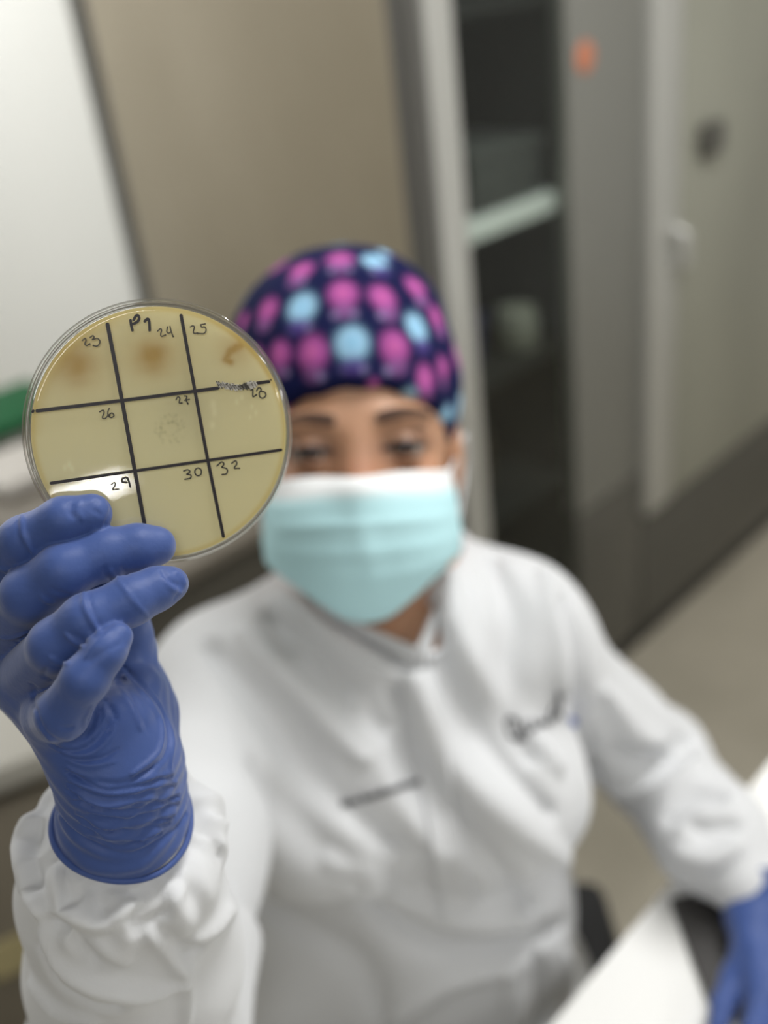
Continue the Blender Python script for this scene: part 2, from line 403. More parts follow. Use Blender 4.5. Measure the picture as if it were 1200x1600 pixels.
jar('knob_jar', T(-.465), VF + .06, .831, .016, .045, (.25, .25, .22), (.3, .3, .27), 'tiny pale jar at the left end of the second shelf')

# ------------------------------------------------------------------ left bench with things on it
BA = on_z(0, 1200, .75); BB = on_z(110, 1160, .75)
d = (BB - BA) / np.linalg.norm(BB - BA); nrm = np.array([-d[1], d[0], 0])
lb = empty('worktop_bench', Vector(BB * [1, 1, 0]), 'pale worktop bench with a brown base at the left edge, behind the raised hand', 'bench')
def lbox(name, s0, s1, n0, n1, z0, z1, m, parent, bev=.004):
    bm = bmesh.new(); r = bmesh.ops.create_cube(bm, size=1); O = BB * [1, 1, 0]
    for q in r['verts']:
        q.co = Vector(O + d * (s0 + (s1 - s0) * (q.co.x + .5)) + nrm * (n0 + (n1 - n0) * (q.co.y + .5)) + np.array([0, 0, z0 + (z1 - z0) * (q.co.z + .5)]))
    if bev: bmesh.ops.bevel(bm, geom=list(bm.edges), offset=bev, segments=2, affect='EDGES', profile=.5)
    return bm_obj(name, bm, m, parent, bev > 0)
M['bench2'] = mat('greige_bench_top', (.31, .30, .265), .4)
M['base2'] = mat('brown_bench_base', (.16, .14, .105), .5)
lbox('top', -1.3, .0, 0, .45, .715, .75, M['bench2'], lb)
lbox('body', -1.28, -.02, .03, .43, .06, .715, M['base2'], lb)
lbox('plinth', -1.26, -.05, .07, .40, 0, .06, M['black'], lb)
for k in range(3):
    dr = lbox('drawer', -.43 - .42 * k, -.035 - .42 * k, .012, .03, .10, .69, M['base2'], lb)
    lbox('handle', -.32 - .42 * k, -.15 - .42 * k, -.008, .012, .60, .615, M['pale_steel'], dr)
def hit_front(px, py, n):
    q0 = BB + nrm * n; rr = ray(px, py); t = (q0 - CAM).dot(nrm) / rr.dot(nrm); return CAM + rr * t
q = hit_front(28, 1488, .010); s_c = (q - BB).dot(d)
lc = lbox('label_card', s_c - .035, s_c + .035, .006, .011, q[2] - .028, q[2] + .028, mat('yellowed_card', (.36, .31, .16), .7), lb, 0)
lc['label'] = 'yellowish label card'
# low equipment cart against the cabinet side, with a box and towels
ct = empty('equipment_cart', Vector(uv(.83, 1.6, 0)), 'brown equipment cart beside the beige cabinet side, mostly hidden behind the raised dish', 'cart')
M['cart'] = mat('olive_brown_laminate', (.13, .115, .092), .5)
M['cart_side'] = mat('dark_olive_side', (.055, .05, .038), .5)
ubox('top', .55, 1.10, 1.15, 2.10, .725, .75, M['cart'], ct)
ubox('body', .57, 1.09, 1.17, 2.08, .10, .725, M['cart_side'], ct)
for a in (.62, 1.04):
    for b in (1.22, 2.03):
        bm = bmesh.new(); lathe(bm, [(.042, -.012), (.05, -.009), (.05, .009), (.042, .012)], uv(a, b, .05), U, 24); bm_obj('caster', bm, M['black'], ct, True)
gb = empty('green_box', Vector(uv(.775, 1.885, .75)), 'grey plastic box with a green lid, at the left edge beside the petri dish', 'box')
ubox('body', .69, .86, 1.79, 1.98, .751, .788, mat('pale_grey_plastic', (.20, .20, .18), .5), gb, .008)
o = ubox('lid', .68, .87, 1.78, 1.99, .788, .812, mat('green_plastic', (.006, .075, .025), .7, spec=.2), gb, .008); o['label'] = 'green lid'
tw = ubox('paper_towels', .60, .735, 1.60, 1.765, .751, .782, mat('off_white_paper', (.42, .40, .37), .8), None, .012)
tag(tw, 'off-white folded paper towels in front of the box with the green lid', 'paper towels')

# ------------------------------------------------------------------ white table at the lower right
E0 = on_z(900, 1600, .75); E1 = on_z(1200, 1150, .75)
v_edge = float((E0.dot(V) + E1.dot(V)) / 2); ue = E0.dot(U)
tb = empty('white_table', Vector(uv(ue + .4, v_edge - .4, 0)), 'white table at the lower right carrying the resting gloved hand', 'table')
ubox('tabletop', ue - .30, ue + 1.5, v_edge - .72, v_edge, .722, .75, M['bench'], tb, .006)
ubox('apron', ue - .26, ue + 1.46, v_edge - .68, v_edge - .04, .66, .722, M['steel'], tb, .004)
for a in (ue - .24, ue + 1.40):
    for b in (v_edge - .67, v_edge - .09):
        ubox('leg', a, a + .04, b, b + .04, 0, .66, M['steel'], tb, .004)
# a thin black slab lying on the table under the hand
c4 = [on_z(1046, 1412, .7505), on_z(1118, 1600, .7505), on_z(1270, 1560, .7505), on_z(1190, 1380, .7505)]
bm = bmesh.new()
lo_ = [bm.verts.new(tuple(q)) for q in c4]; hi_ = [bm.verts.new(tuple(q + np.array([0, 0, .008]))) for q in c4]
bm.faces.new(lo_); bm.faces.new(hi_[::-1])
for k in range(4): bm.faces.new((lo_[k], lo_[(k + 1) % 4], hi_[(k + 1) % 4], hi_[k]))
bmesh.ops.bevel(bm, geom=list(bm.edges), offset=.002, segments=2, affect='EDGES', profile=.5)
tag(bm_obj('black_slab', bm, mat('black_slab_surface', (.05, .047, .045), .4), None, True), 'thin black slab on the white table under the resting gloved hand', 'folder')

# ------------------------------------------------------------------ petri dish
DC = P(254.5, 677.5, .3480)                              # centre of the marked face
vd = -ray(247, 674) / np.linalg.norm(ray(247, 674))
DN = vd + R @ np.array([.055, -.035, 0]); DN /= np.linalg.norm(DN)     # marked face looks at the camera
dx = R @ np.array([1., 0, 0]); dx -= dx.dot(DN) * DN; dx /= np.linalg.norm(dx); dy = np.cross(DN, dx)
def on_dish(px, py, up=0.):
    r = ray(px, py); t = ((DC + DN * up) - CAM).dot(DN) / r.dot(DN); return CAM + r * t
dish = empty('petri_dish', Vector(DC - DN * .014), 'round petri dish of yellow agar marked P1, held up in the gloved fingers', 'petri dish')
RB = .0440; RL = .0458
bm = bmesh.new()       # the marked bottom half: a shallow cup, its floor towards the camera
lathe(bm, [(.0005, 0), (RB - .0022, 0), (RB - .0018, 0), (RB - .0012, 0), (RB - .0003, -.0003), (RB, -.0012), (RB, -.0125), (RB - .0010, -.0125), (RB - .0010, -.0016), (RB - .0022, -.0010), (RB - .0030, -.0010), (.0005, -.0010)], DC, DN, 128)
bm_obj('dish_base', bm, M['plastic'], dish, True)
bm = bmesh.new()       # the lid behind it, a little wider
lathe(bm, [(.0005, -.0145), (RL - .0020, -.0145), (RL - .0010, -.0145), (RL - .0002, -.0143), (RL, -.0135), (RL, -.0066), (RL - .0004, -.0062), (RL - .0010, -.0066), (RL - .0010, -.0130), (RL - .002, -.0136), (RL - .003, -.0136), (.0005, -.0136)], DC, DN, 128)
bm_obj('lid', bm, M['plastic'], dish, True)
# agar: a disc with its stains as a colour of its own
def agar():
    ra = RB - .0014; ns, nr = 260, 110; vs = [DC - DN * .0014]; fs = []
    for i in range(1, nr + 1):
        r = ra * i / nr
        for k in range(ns): vs.append(DC - DN * .0014 + (dx * math.cos(2 * math.pi * k / ns) + dy * math.sin(2 * math.pi * k / ns)) * r)
    for k in range(ns): fs.append((0, 1 + k, 1 + (k + 1) % ns))
    for i in range(nr - 1):
        for k in range(ns):
            a = 1 + i * ns; b = a + ns; fs.append((a + k, b + k, b + (k + 1) % ns, a + (k + 1) % ns))
    top = len(vs); a = 1 + (nr - 1) * ns
    for rr, h in ((ra, .0035), (ra - .0004, .0058), (.001, .0054)):
        for k in range(ns): vs.append(DC - DN * (.0014 + h) + (dx * math.cos(2 * math.pi * k / ns) + dy * math.sin(2 * math.pi * k / ns)) * rr)
    prev = a
    for j in range(3):
        b = top + j * ns
        for k in range(ns): fs.append((prev + k, b + k, b + (k + 1) % ns, prev + (k + 1) % ns))
        prev = b
    fs.append(tuple(range(prev, prev + ns)))
    vs = np.array(vs); me = bpy.data.meshes.new('agar'); me.from_pydata(vs.tolist(), [], fs); me.update()
    Q = project(vs)[:, :2]; g = lambda x, y, s, sy=None: np.exp(-((Q[:, 0] - x) / s) ** 2 - ((Q[:, 1] - y) / (sy or s)) ** 2)
    base = np.array([.93, .865, .57])[None].repeat(len(vs), 0)
    brown = np.array([.60, .40, .14]); nz = vnoise(vs * 260, 3) * .10 + 1
    st = .70 * g(238, 556, 25, 26) + .58 * g(120, 572, 27) + .35 * g(240, 560, 55, 40) + .35 * g(118, 568, 50)
    st += .75 * np.exp(-(seg_dist(Q, [(375, 540), (360, 548), (352, 562), (360, 566)]) / 6) ** 2) + .45 * g(370, 545, 30, 26)
    rr = np.linalg.norm(vs - DC, axis=1) / ra
    ang = np.arctan2((vs - DC) @ dy, (vs - DC) @ dx)
    st += .75 * np.exp(-((rr - .985) / .022) ** 2) * np.exp(-((ang - .72) / .42) ** 2)
    st += .3 * np.exp(-((rr - .95) / .05) ** 2) * np.exp(-((ang - 2.4) / .5) ** 2)
    st = np.clip(st * nz, 0, 1)[:, None]; col = base * (1 - st) + brown * st
    dk = .12 * g(290, 640, 45, 60) * nz; col *= 1 - dk[:, None]
    rng = np.random.default_rng(8)                       # the pale rosette-shaped colony
    for k in range(120):
        a = rng.uniform(0, 6.28); r = 26 * math.sqrt(rng.uniform(.12, 1)); x, y = 266 + r * math.cos(a), 671 + r * .95 * math.sin(a)
        col += (g(x, y, 2.3) * rng.uniform(-.10, .03))[:, None] * np.array([1, .9, .8])
    for x, y, s in [(333, 632, 5), (335, 645, 4), (332, 664, 4), (108, 726, 4), (101, 731, 3), (113, 733, 3), (370, 628, 3), (394, 635, 2.5), (400, 645, 2.5), (391, 652, 2), (378, 621, 3)]:
        col += (g(x, y, s, s * 1.6) * .12)[:, None]
    ye = np.array([.80, .64, .22]); e = (np.exp(-((rr - .985) / .025) ** 2) * .65 + .25 * np.exp(-((rr - .95) / .04) ** 2) * np.exp(-((ang - 2.5) / .8) ** 2))[:, None]; col = col * (1 - e) + ye * e
    ca = me.color_attributes.new('paint', 'FLOAT_COLOR', 'POINT'); ca.data.foreach_set('color', np.concatenate([np.clip(col, 0, 1), np.ones((len(vs), 1))], 1).ravel().astype(np.float32))
    m = bpy.data.materials.new('agar_gel'); m.use_nodes = True; nt = m.node_tree; b = nt.nodes['Principled BSDF']; out = nt.nodes['Material Output']
    at = nt.nodes.new('ShaderNodeAttribute'); at.attribute_name = 'paint'; tl = nt.nodes.new('ShaderNodeBsdfTranslucent'); mx = nt.nodes.new('ShaderNodeMixShader'); mx.inputs[0].default_value = .35
    b.inputs['Roughness'].default_value = .25
    nt.links.new(at.outputs['Color'], b.inputs['Base Color']); nt.links.new(at.outputs['Color'], tl.inputs[0]); nt.links.new(b.outputs[0], mx.inputs[1]); nt.links.new(tl.outputs[0], mx.inputs[2]); nt.links.new(mx.outputs[0], out.inputs[0])
    return link('agar', me, m, dish, False)
agar()
def ribbon(bm, pts, wpx, up=.00012, smooth=True):
    pts = catmull(pts, 6) if smooth else [np.array(p, float) for p in pts]
    W = wpx * .3480 / F / 2; Q = [on_dish(p[0], p[1], up) for p in pts]
    L, Rr = [], []
    for i, q in enumerate(Q):
        t = Q[min(i + 1, len(Q) - 1)] - Q[max(i - 1, 0)]; t /= np.linalg.norm(t) + 1e-12; s = np.cross(DN, t)
        L.append(bm.verts.new(tuple(q + s * W))); Rr.append(bm.verts.new(tuple(q - s * W)))
    for i in range(len(Q) - 1): bm.faces.new((L[i], L[i + 1], Rr[i + 1], Rr[i]))
    for q, sg in ((Q[0], -1), (Q[-1], 1)):
        c = [bm.verts.new(tuple(q + DN * .00001 + (dx * math.cos(a) + dy * math.sin(a)) * W)) for a in np.linspace(0, 2 * math.pi, 14, endpoint=False)]
        bm.faces.new(c)
for lines in ([([(168, 507), (190, 622), (226, 820), (231, 845)], 6.0)], [([(283, 493), (303, 602), (324, 715), (349, 838)], 5.2)],
              [([(58, 642), (190, 626), (340, 606.5)], 5.4), ([(402, 598.7), (420, 596.3)], 5.4), ([(51, 643.5), (52, 642)], 4), ([(423, 593), (423.6, 594)], 2)], [([(80, 755), (210, 736), (439, 703)], 4.8)]):
    bm = bmesh.new()
    for pts, wd in lines: ribbon(bm, pts, wd, .00012 if pts[0][1] > 520 else .00016)
    bm_obj('marker_line', bm, M['ink'], dish)
bm = bmesh.new()
ribbon(bm, [(204, 500.6), (205.2, 509), (206.9, 516)], 4.2); ribbon(bm, [(208.7, 500), (212.5, 493.5), (216, 493), (217.4, 498), (214.4, 503), (208.4, 506)], 4.2); ribbon(bm, [(226.2, 502), (230.6, 498.3), (233, 502), (233.8, 516)], 4.2)
bm_obj('marker_heading', bm, M['ink'], dish)['label'] = 'thick black P1 written at the top'
DIG = {
 '23': [[(128.7, 532), (133, 528.7), (134.4, 532), (132.5, 537.5), (135.6, 540), (139.4, 537.5)], [(140.6, 527.5), (145, 524.6), (147, 527), (144.4, 530.6)], [(145, 530.4), (152.5, 529), (156.2, 533.7), (153.7, 539.4), (150, 541), (146, 540)]],
 '24': [[(246, 517.5), (250.6, 513.7), (252.5, 516), (251, 522.5), (252.5, 525.6), (258, 523.5)], [(261.9, 510.6), (260.6, 517.5), (263, 520.6), (267.3, 518.7)], [(265.6, 510), (267.5, 518), (270.4, 525.6)]],
 '25': [[(297.5, 510.6), (301, 509.2), (303.7, 511), (302, 518.7), (304.4, 521), (308.7, 520)], [(321, 506), (313.7, 507.3)], [(313.7, 507.3), (315, 511), (320, 511), (322, 516), (318.7, 521), (310.6, 521)]],
 '28': [[(391.5, 610), (395, 608.7), (395, 616), (395.6, 620), (400.6, 617)], [(401, 610.6), (403.7, 606), (407.5, 607), (407.5, 611), (405, 613.7), (406, 620), (411, 622), (415.4, 617.5), (413.2, 612.5), (407.5, 611.4)]],
 '26': [[(155.7, 643.5), (161, 641), (162.5, 645), (160, 652.5), (164, 654), (168.5, 649.5)], [(170.7, 638), (168.5, 643.5), (169, 649.5), (173.7, 652.5), (178, 649.5), (175, 645.4), (170.4, 648)]],
 '27': [[(275, 624.7), (278, 620), (281, 622.5), (280, 629.4), (284, 629.7)], [(288.5, 618.7), (292, 619.5), (290.9, 624.7), (293.4, 630.7)], [(288.5, 625.5), (296, 624)]],
 '29': [[(174, 757), (179, 754), (180, 758), (176, 765), (186, 764)]],
 '30': [[(287, 736), (293, 734), (297, 737), (292, 741)], [(292, 741), (298, 742.4), (297.6, 747), (289, 749)], [(309.6 + 5.2 * math.cos(a), 737.4 + 6 * math.sin(a)) for a in np.linspace(0, 6.28, 11)]],
 '32': [[(339, 728), (346, 722), (350, 725), (346.4, 730)], [(346.4, 730), (354.6, 733), (354, 740), (347, 741.6)], [(362, 724), (368, 720), (370, 725), (366, 731.6), (374, 731.6)]]}
DOT = [(140, 537.5), (146, 540), (258.4, 523.5), (270.6, 525.8), (309, 521), (284, 629.8), (293.6, 631), (374, 731.8), (400.6, 617), (171, 649.5)]
DOTK = ['23', '23', '24', '24', '25', '27', '27', '32', '28', '26']
M['thin_ink_dark'] = mat('thin_marker_dark', (.02, .018, .016), .45)
for k, ss in DIG.items():
    bm = bmesh.new()
    for s in ss: ribbon(bm, s, 2.0 if k in ('23', '24', '25', '26', '27') else 2.2)
    for (x, y), kk in zip(DOT, DOTK):
        if kk == k: ribbon(bm, [(x - .2, y), (x + .2, y)], 2.6, .00016, False)
    if k == '29': ribbon(bm, [(198, 754), (191, 753), (191.4, 748), (198, 746.5), (201, 751), (203.4, 760.5)], 3.2, .00014)
    bm_obj('cell_number', bm, M['thin_ink'] if int(k) < 27 else M['thin_ink_dark'], dish)['label'] = 'thin handwritten number ' + k
bm = bmesh.new(); bm2 = bmesh.new()
for k in range(70):                                      # the hatched-out stretch of the line
    t = k / 69; x = 340 + 60 * t; yc_ = 604 - 3 * t + (3 * math.sin((t - .25) * 5))
    a = random.uniform(-.9, -.45); L = random.uniform(4.5, 8.5)
    ribbon(bm if random.random() < .72 else bm2, [(x - L * .4, yc_ - L * .75 * -a * 1.2), (x + L * .4, yc_ + L * .75 * -a * 1.2)], random.uniform(1.0, 2.3), .00014, False)
bm_obj('scratched_line', bm, M['scratch'], dish)['label'] = 'greyish scratched-out stretch of the line'
bm_obj('scratch_specks', bm2, M['thin_ink'], dish)

def plane_depth(px, py):
    r = ray(px, py); return (DC - CAM).dot(DN) / r.dot(DN)

# ------------------------------------------------------------------ the person's skeleton points
EYE = P(559, 706, .69)
roll = math.radians(3.5); pit = math.radians(6)
hx = R @ np.array([math.cos(roll), math.sin(roll), -.03]); hx /= np.linalg.norm(hx)
hz = R @ np.array([.03 + math.sin(roll) * math.sin(pit), -math.sin(pit), math.cos(pit)]); hz -= hz.dot(hx) * hx; hz /= np.linalg.norm(hz)
hy = np.cross(hz, hx)
HB = np.array([hx, hy, hz])                              # rows: head right (in picture), up, forward
HC = EYE - hz * .083                                     # between the ears, at eye level
def HL(x, y, z): return HC + hx * x + hy * y + hz * z
NB = P(622, 962, .85); SR = P(362, 1090, .80); SL = P(795, 1008, .83)
ELB_R = P(215, 1643, .56); WR_R = P(190, 1262, .376)
ELB_L = P(1018, 1188, 1.0); WR_L = P(1178, 1432, .835)
CHS = P(612, 1150, .875); ABD = np.array([-.012, .665, .72]); PEL = np.array([-.005, .70, .57])
HIP_R = PEL + [-.08, -.03, -.01]; HIP_L = PEL + [.07, -.03, -.01]
KN_R = np.array([-.16, .30, .50]); KN_L = np.array([.14, .27, .50]); AN_R = np.array([-.16, .34, .09]); AN_L = np.array([.15, .31, .09])

# hand joints: (px, py, depth, radius in px)
def J(px, py, dep, rpx): return P(px, py, dep), rpx * dep / F
def over(px, py, rpx, gap=.0003):
    dep = plane_depth(px, py)
    for _ in range(4): dep = plane_depth(px, py) - (rpx * dep / F + gap)
    return J(px, py, dep, rpx)
HAND_R = {
 'index': [J(-42, 985, .388, 46), J(-14, 886, .350, 42), J(38, 844, .3385, 37), over(98, 812, 34), over(143, 803, 32)],
 'middle': [J(-8, 1010, .378, 46), J(46, 928, .337, 43), J(100, 892, .333, 42), over(165, 866, 39.5), over(215, 856, 36), over(244, 853, 31)],
 'ring': [J(38, 1062, .366, 46), J(88, 1008, .327, 42), J(136, 970, .324, 41), J(205, 938, .329, 38), J(245, 920, .334, 33), J(268, 912, .337, 27)],
 'pinky': [J(84, 1118, .350, 44), J(97, 1116, .325, 40), J(134, 1060, .316, 36), J(165, 1018, .317, 31), J(185, 995, .319, 23)],
 'thumb': [J(208, 1120, .392, 56), J(190, 1010, .392, 50), J(182, 930, .386, 45), J(178, 860, .382, 42), J(180, 820, .379, 36)],
}
WR1, rW1 = J(166, 1208, .362, 62); WR2, rW2 = J(205, 1204, .378, 60)

def hand_field(g, H, palm, off=0., kf=.004):
    """fingers are rounded chains kept apart; the palm blends into them"""
    f = None
    for (a, ra), (b, rb) in palm:
        d_ = g_cone(g, a, b, ra + off, rb + off); f = d_ if f is None else smin(f, d_, .010)
    fing = None
    for nm, ch in H.items():
        c = None
        for (a, ra), (b, rb) in zip(ch[:-1], ch[1:]):
            d_ = g_cone(g, a, b, ra + off, rb + off); c = d_ if c is None else smin(c, d_, .003)
        if nm == 'thumb': f = smin(f, c, .008)
        else: fing = c if fing is None else smin(fing, c, .0006)
    return smin(f, fing, kf)
PALM_R = [(HAND_R['index'][0], (WR2, rW2)), (HAND_R['middle'][0], (WR2, rW2)), (HAND_R['ring'][0], (WR1, rW1)), (HAND_R['pinky'][0], (WR1, rW1)), (HAND_R['thumb'][0], (WR2, rW2)),
          ((WR1, rW1), J(180, 1290, .381, 70)), ((WR2, rW2), J(200, 1288, .388, 70)), (J(222, 1080, .380, 37), J(222, 1165, .375, 40)), (J(190, 1130, .362, 52), J(205, 1180, .366, 56)),
          (HAND_R['middle'][0], HAND_R['thumb'][0])]

# ---- right glove: hand + flared cuff
pts = [p for ch in HAND_R.values() for p, _ in ch] + [P(180, 1390, .37), P(80, 1300, .39), P(305, 1280, .40)]
lo = np.min(pts, 0) - .022; hi = np.max(pts, 0) + .022
g = Grid(lo, hi, .00085)
f = hand_field(g, HAND_R, PALM_R)
axR = ELB_R - WR_R; axR /= np.linalg.norm(axR)           # forearm direction
CUFF_C = P(193, 1279, .3805); RC = 103 * .3805 / F
W0 = P(189, 1205, .3675)
f = smin(f, g_cone(g, W0, CUFF_C, 78 * .3675 / F, RC), .008)
s_ax = (g.X - CUFF_C[0]) * axR[0] + (g.Y - CUFF_C[1]) * axR[1] + (g.Z - CUFF_C[2]) * axR[2]
f = smax(f, s_ax.astype(np.float32), .0015)
v, q = nets(f, g); del f, g
v = relax(v, q, 2)
c3 = lambda L: [(x * .35, 1160 + y * .35) for x, y in L]
c2 = lambda L: [(x / 3, 740 + y / 3) for x, y in L]
GF = [
 (c2([(100, 200), (108, 290), (160, 378)]), .0009, .0010), (c2([(88, 215), (95, 300), (140, 378)]), .0008, -.0004),
 (c2([(335, 140), (330, 170), (345, 205)]), .0012, -.0006), (c2([(375, 125), (365, 165), (385, 215)]), .0012, .0005), (c2([(500, 120), (520, 170), (490, 240)]), .0010, -.0005), (c2([(450, 130), (430, 165), (470, 190)]), .0012, -.0004),
 (c2([(0, 445), (30, 455), (60, 450)]), .0009, .0006), (c2([(0, 770), (60, 768), (140, 735)]), .0010, .0009),
 (c2([(190, 572), (215, 595), (250, 607)]), .0009, .0007), (c2([(240, 540), (280, 558), (325, 568)]), .0009, -.0005), (c2([(490, 440), (495, 470), (520, 500)]), .0009, -.0007), (c2([(515, 450), (530, 475), (560, 490)]), .0009, .0006), (c2([(570, 440), (585, 465), (600, 480)]), .0008, -.0005),
 (c2([(390, 560), (405, 640), (465, 750)]), .0009, .0012), (c2([(410, 560), (428, 640), (480, 735)]), .0008, -.0004), (c2([(550, 495), (620, 590), (695, 675)]), .0009, .0005),
 (c2([(310, 755), (345, 785), (390, 812)]), .0009, .0009), (c2([(330, 745), (365, 770), (405, 795)]), .0008, -.0006), (c2([(235, 862), (270, 885), (320, 892)]), .0009, .0008), (c2([(215, 915), (205, 950), (240, 970)]), .0010, -.0008),
 (c2([(760, 455), (790, 500), (840, 520)]), .0011, -.0008), (c2([(770, 490), (810, 540), (850, 560)]), .0010, .0007), (c2([(820, 455), (850, 480), (870, 520)]), .0010, .0006), (c2([(840, 470), (845, 530), (815, 590)]), .0009, -.0006),
 (c2([(405, 860), (450, 800), (520, 738)]), .0011, .0007), (c2([(420, 880), (480, 840), (560, 800)]), .0011, -.0006), (c2([(560, 720), (590, 760), (570, 800)]), .0010, -.0005),
 (c2([(145, 985), (165, 1010), (155, 1060), (175, 1120)]), .0010, -.0011), (c2([(175, 1130), (215, 1215), (310, 1262), (390, 1225), (430, 1100)]), .0010, -.0009),
 (c2([(185, 1190), (250, 1260), (340, 1285), (430, 1230), (470, 1130)]), .0009, .0009), (c2([(200, 1235), (290, 1290), (390, 1290), (470, 1230), (510, 1150)]), .0009, -.0009), (c2([(230, 1270), (330, 1320), (430, 1310), (510, 1240), (540, 1160)]), .0009, .0008),
 (c2([(280, 1310), (370, 1345), (470, 1335), (560, 1290)]), .0009, -.0007), (c2([(320, 1345), (420, 1370), (540, 1350)]), .0010, .0006), (c2([(285, 1190), (310, 1196), (340, 1188)]), .0008, -.0006),
 (c2([(430, 1090), (400, 1150), (395, 1200)]), .0008, .0007), (c2([(450, 1085), (430, 1160), (400, 1240)]), .0008, -.0006), (c2([(480, 1080), (490, 1150), (440, 1240)]), .0009, .0006), (c2([(500, 1060), (540, 1150), (510, 1220)]), .0009, -.0006),
 (c2([(560, 920), (690, 1060), (755, 1180), (740, 1310), (620, 1410)]), .0012, .0013), (c2([(580, 905), (720, 1050), (790, 1190), (770, 1330), (640, 1430)]), .0011, -.0010), (c2([(520, 960), (610, 1080), (660, 1200)]), .0013, .0006), (c2([(560, 960), (650, 1090), (700, 1220)]), .0012, -.0004),
 (c2([(690, 1000), (770, 1120), (810, 1250), (800, 1380)]), .0011, .0009), (c2([(310, 1400), (450, 1450), (600, 1450), (720, 1380)]), .0012, -.0012),
]
for k, (x0, y0, xm, ym, x1, y1) in enumerate([(300, 130, 480, 215, 770, 150), (305, 185, 500, 250, 785, 190), (300, 215, 450, 300, 700, 260), (320, 260, 540, 310, 800, 240), (400, 320, 560, 345, 800, 270),
        (340, 330, 500, 395, 780, 330), (420, 380, 560, 400, 760, 360), (360, 370, 480, 440, 640, 450), (400, 420, 540, 470, 720, 410)]):
    GF.append((c3([(x0, y0), (xm, ym), (x1, y1)]), .0011, -.0010)); GF.append((c3([(x0, y0 - 16), (xm + 10, ym - 17), (x1, y1 - 16)]), .0011, .0008))
GF += [(c3([(250, 300), (330, 400), (430, 470), (540, 500), (660, 480), (770, 400), (850, 300)]), .0016, -.0016)]
v = fold(v, q, [(a, b, c * (.65 if 23 <= i <= 30 else .9)) for i, (a, b, c) in enumerate(GF)])
nn = normals(v, q)
# loose nitrile gathers around the wrist
rel = v - W0; sa = rel @ axR
ag = np.arctan2(rel @ np.cross(axR, hx), rel @ hx)
amp = np.exp(-((sa - .008) / .022) ** 2)
v = v + nn * (amp * .00045 * np.sin(sa * 900 + 2.2 * np.sin(ag * 2 + .5) + vnoise(v * 40, 5) * 2))[:, None]
# rolled bead at the cuff
GLOVE_R = (v, q)
bmb = bmesh.new(); ring = []
bx_, by_, _ = frame_of(axR)
for k in range(97):
    a = 2 * math.pi * k / 96; rr = RC + .0004 + .0007 * math.sin(3 * a + 1)
    ring.append(CUFF_C - axR * (.0004 + .0012 * math.sin(2 * a)) + (bx_ * math.cos(a) + by_ * math.sin(a)) * rr)
tube(bmb, ring, .00125, 10)

# ------------------------------------------------------------------ person
person = empty('person', Vector(PEL * [1, 1, 0]), 'seated person in white lab coat, printed cap and face mask holding up a petri dish', 'person')
gl = mesh_obj('glove', *GLOVE_R, M['glove'], person); gl['label'] = 'blue nitrile glove on the raised hand'
bm_obj('rolled_cuff', bmb, M['glove'], gl, True)

# ---- head field
g = Grid(HC - .17, HC + .17, .0024)
ell = lambda x, y, z, r: g_ell(g, HL(x, y, z), r, HB)
f = smin(ell(0, .035, -.015, (.072, .085, .090)), ell(0, -.035, .018, (.061, .078, .066)), .03)
f = smin(f, ell(0, -.098, .042, (.030, .022, .026)), .02)
for s in (-1, 1):
    f = smin(f, ell(s * .036, -.030, .052, (.024, .022, .020)), .015)
    f = smin(f, ell(s * .028, .021, .070, (.026, .008, .010)), .012)
    f = smin(f, g_cone(g, HL(s * .030, -.075, .02), HL(s * .052, -.045, -.01), .018, .018), .02)
for s in (-1, 1):
    f = smax(f, -ell(s * .0325, .001, .094, (.018, .0095, .014)), .008)
f = smin(f, g_cone(g, HL(0, .006, .0735), HL(0, -.036, .089), .0095, .0130), .012)
for s in (-1, 1):
    f = smin(f, ell(s * .010, -.038, .086, (.007, .006, .008)), .005)
    ball = g_cone(g, HL(s * .0325, 0, .0695), HL(s * .0325, 0, .0695), .0130, .0130)
    slit = ell(s * .0325, -.0005, .086, (.0150, .0034, .020))
    f = smin(f, smax(ball, -slit, .001), .003)
    f = smin(f, ell(s * .074, -.012, -.008, (.007, .030, .017)), .006)
f = smin(f, ell(0, -.069, .080, (.022, .006, .008)), .006)    # lips, under the mask
f = smin(f, g_cone(g, HL(0, -.075, -.02), NB + (HC - NB) * .1, .050, .052), .02)
hv, hq = nets(f, g); hv = relax(hv, hq, 1)
# ---- whole body field, one continuous figure under the clothes
lo = np.array([-.36, .16, -.01]); hi = np.array([.40, .92, 1.30]); g = Grid(lo, hi, .0062)
def torso(g, off=0., k=.05):
    f = g_ell(g, CHS, (.135 + off, .098 + off, .16 + off))
    f = smin(f, g_ell(g, ABD, (.118 + off, .092 + off, .15 + off)), k)
    f = smin(f, g_ell(g, PEL, (.128 + off, .110 + off, .105 + off)), k)
    f = smin(f, g_cone(g, SR, SL, .050 + off, .050 + off), k)
    f = smin(f, g_cone(g, NB + [0, 0, .01], SR, .048 + off, .045 + off), .03); f = smin(f, g_cone(g, NB + [0, 0, .01], SL, .048 + off, .045 + off), .03)
    for px, py, dp in ((500, 1265, .790), (772, 1245, .800)):
        f = smin(f, g_ell(g, P(px, py, dp), (.060 + off, .050 + off, .055 + off)), .035)
    return f
f = torso(g)
f = smin(f, g_cone(g, NB - (HC - NB) * .3, HL(0, -.07, -.02), .054, .050), .02)
for a, b, c in ((SR, ELB_R, WR_R), (SL, ELB_L, WR_L)):
    f = smin(f, g_cone(g, a, b, .044, .036), .02); f = smin(f, g_cone(g, b, c, .036, .0165), .008)
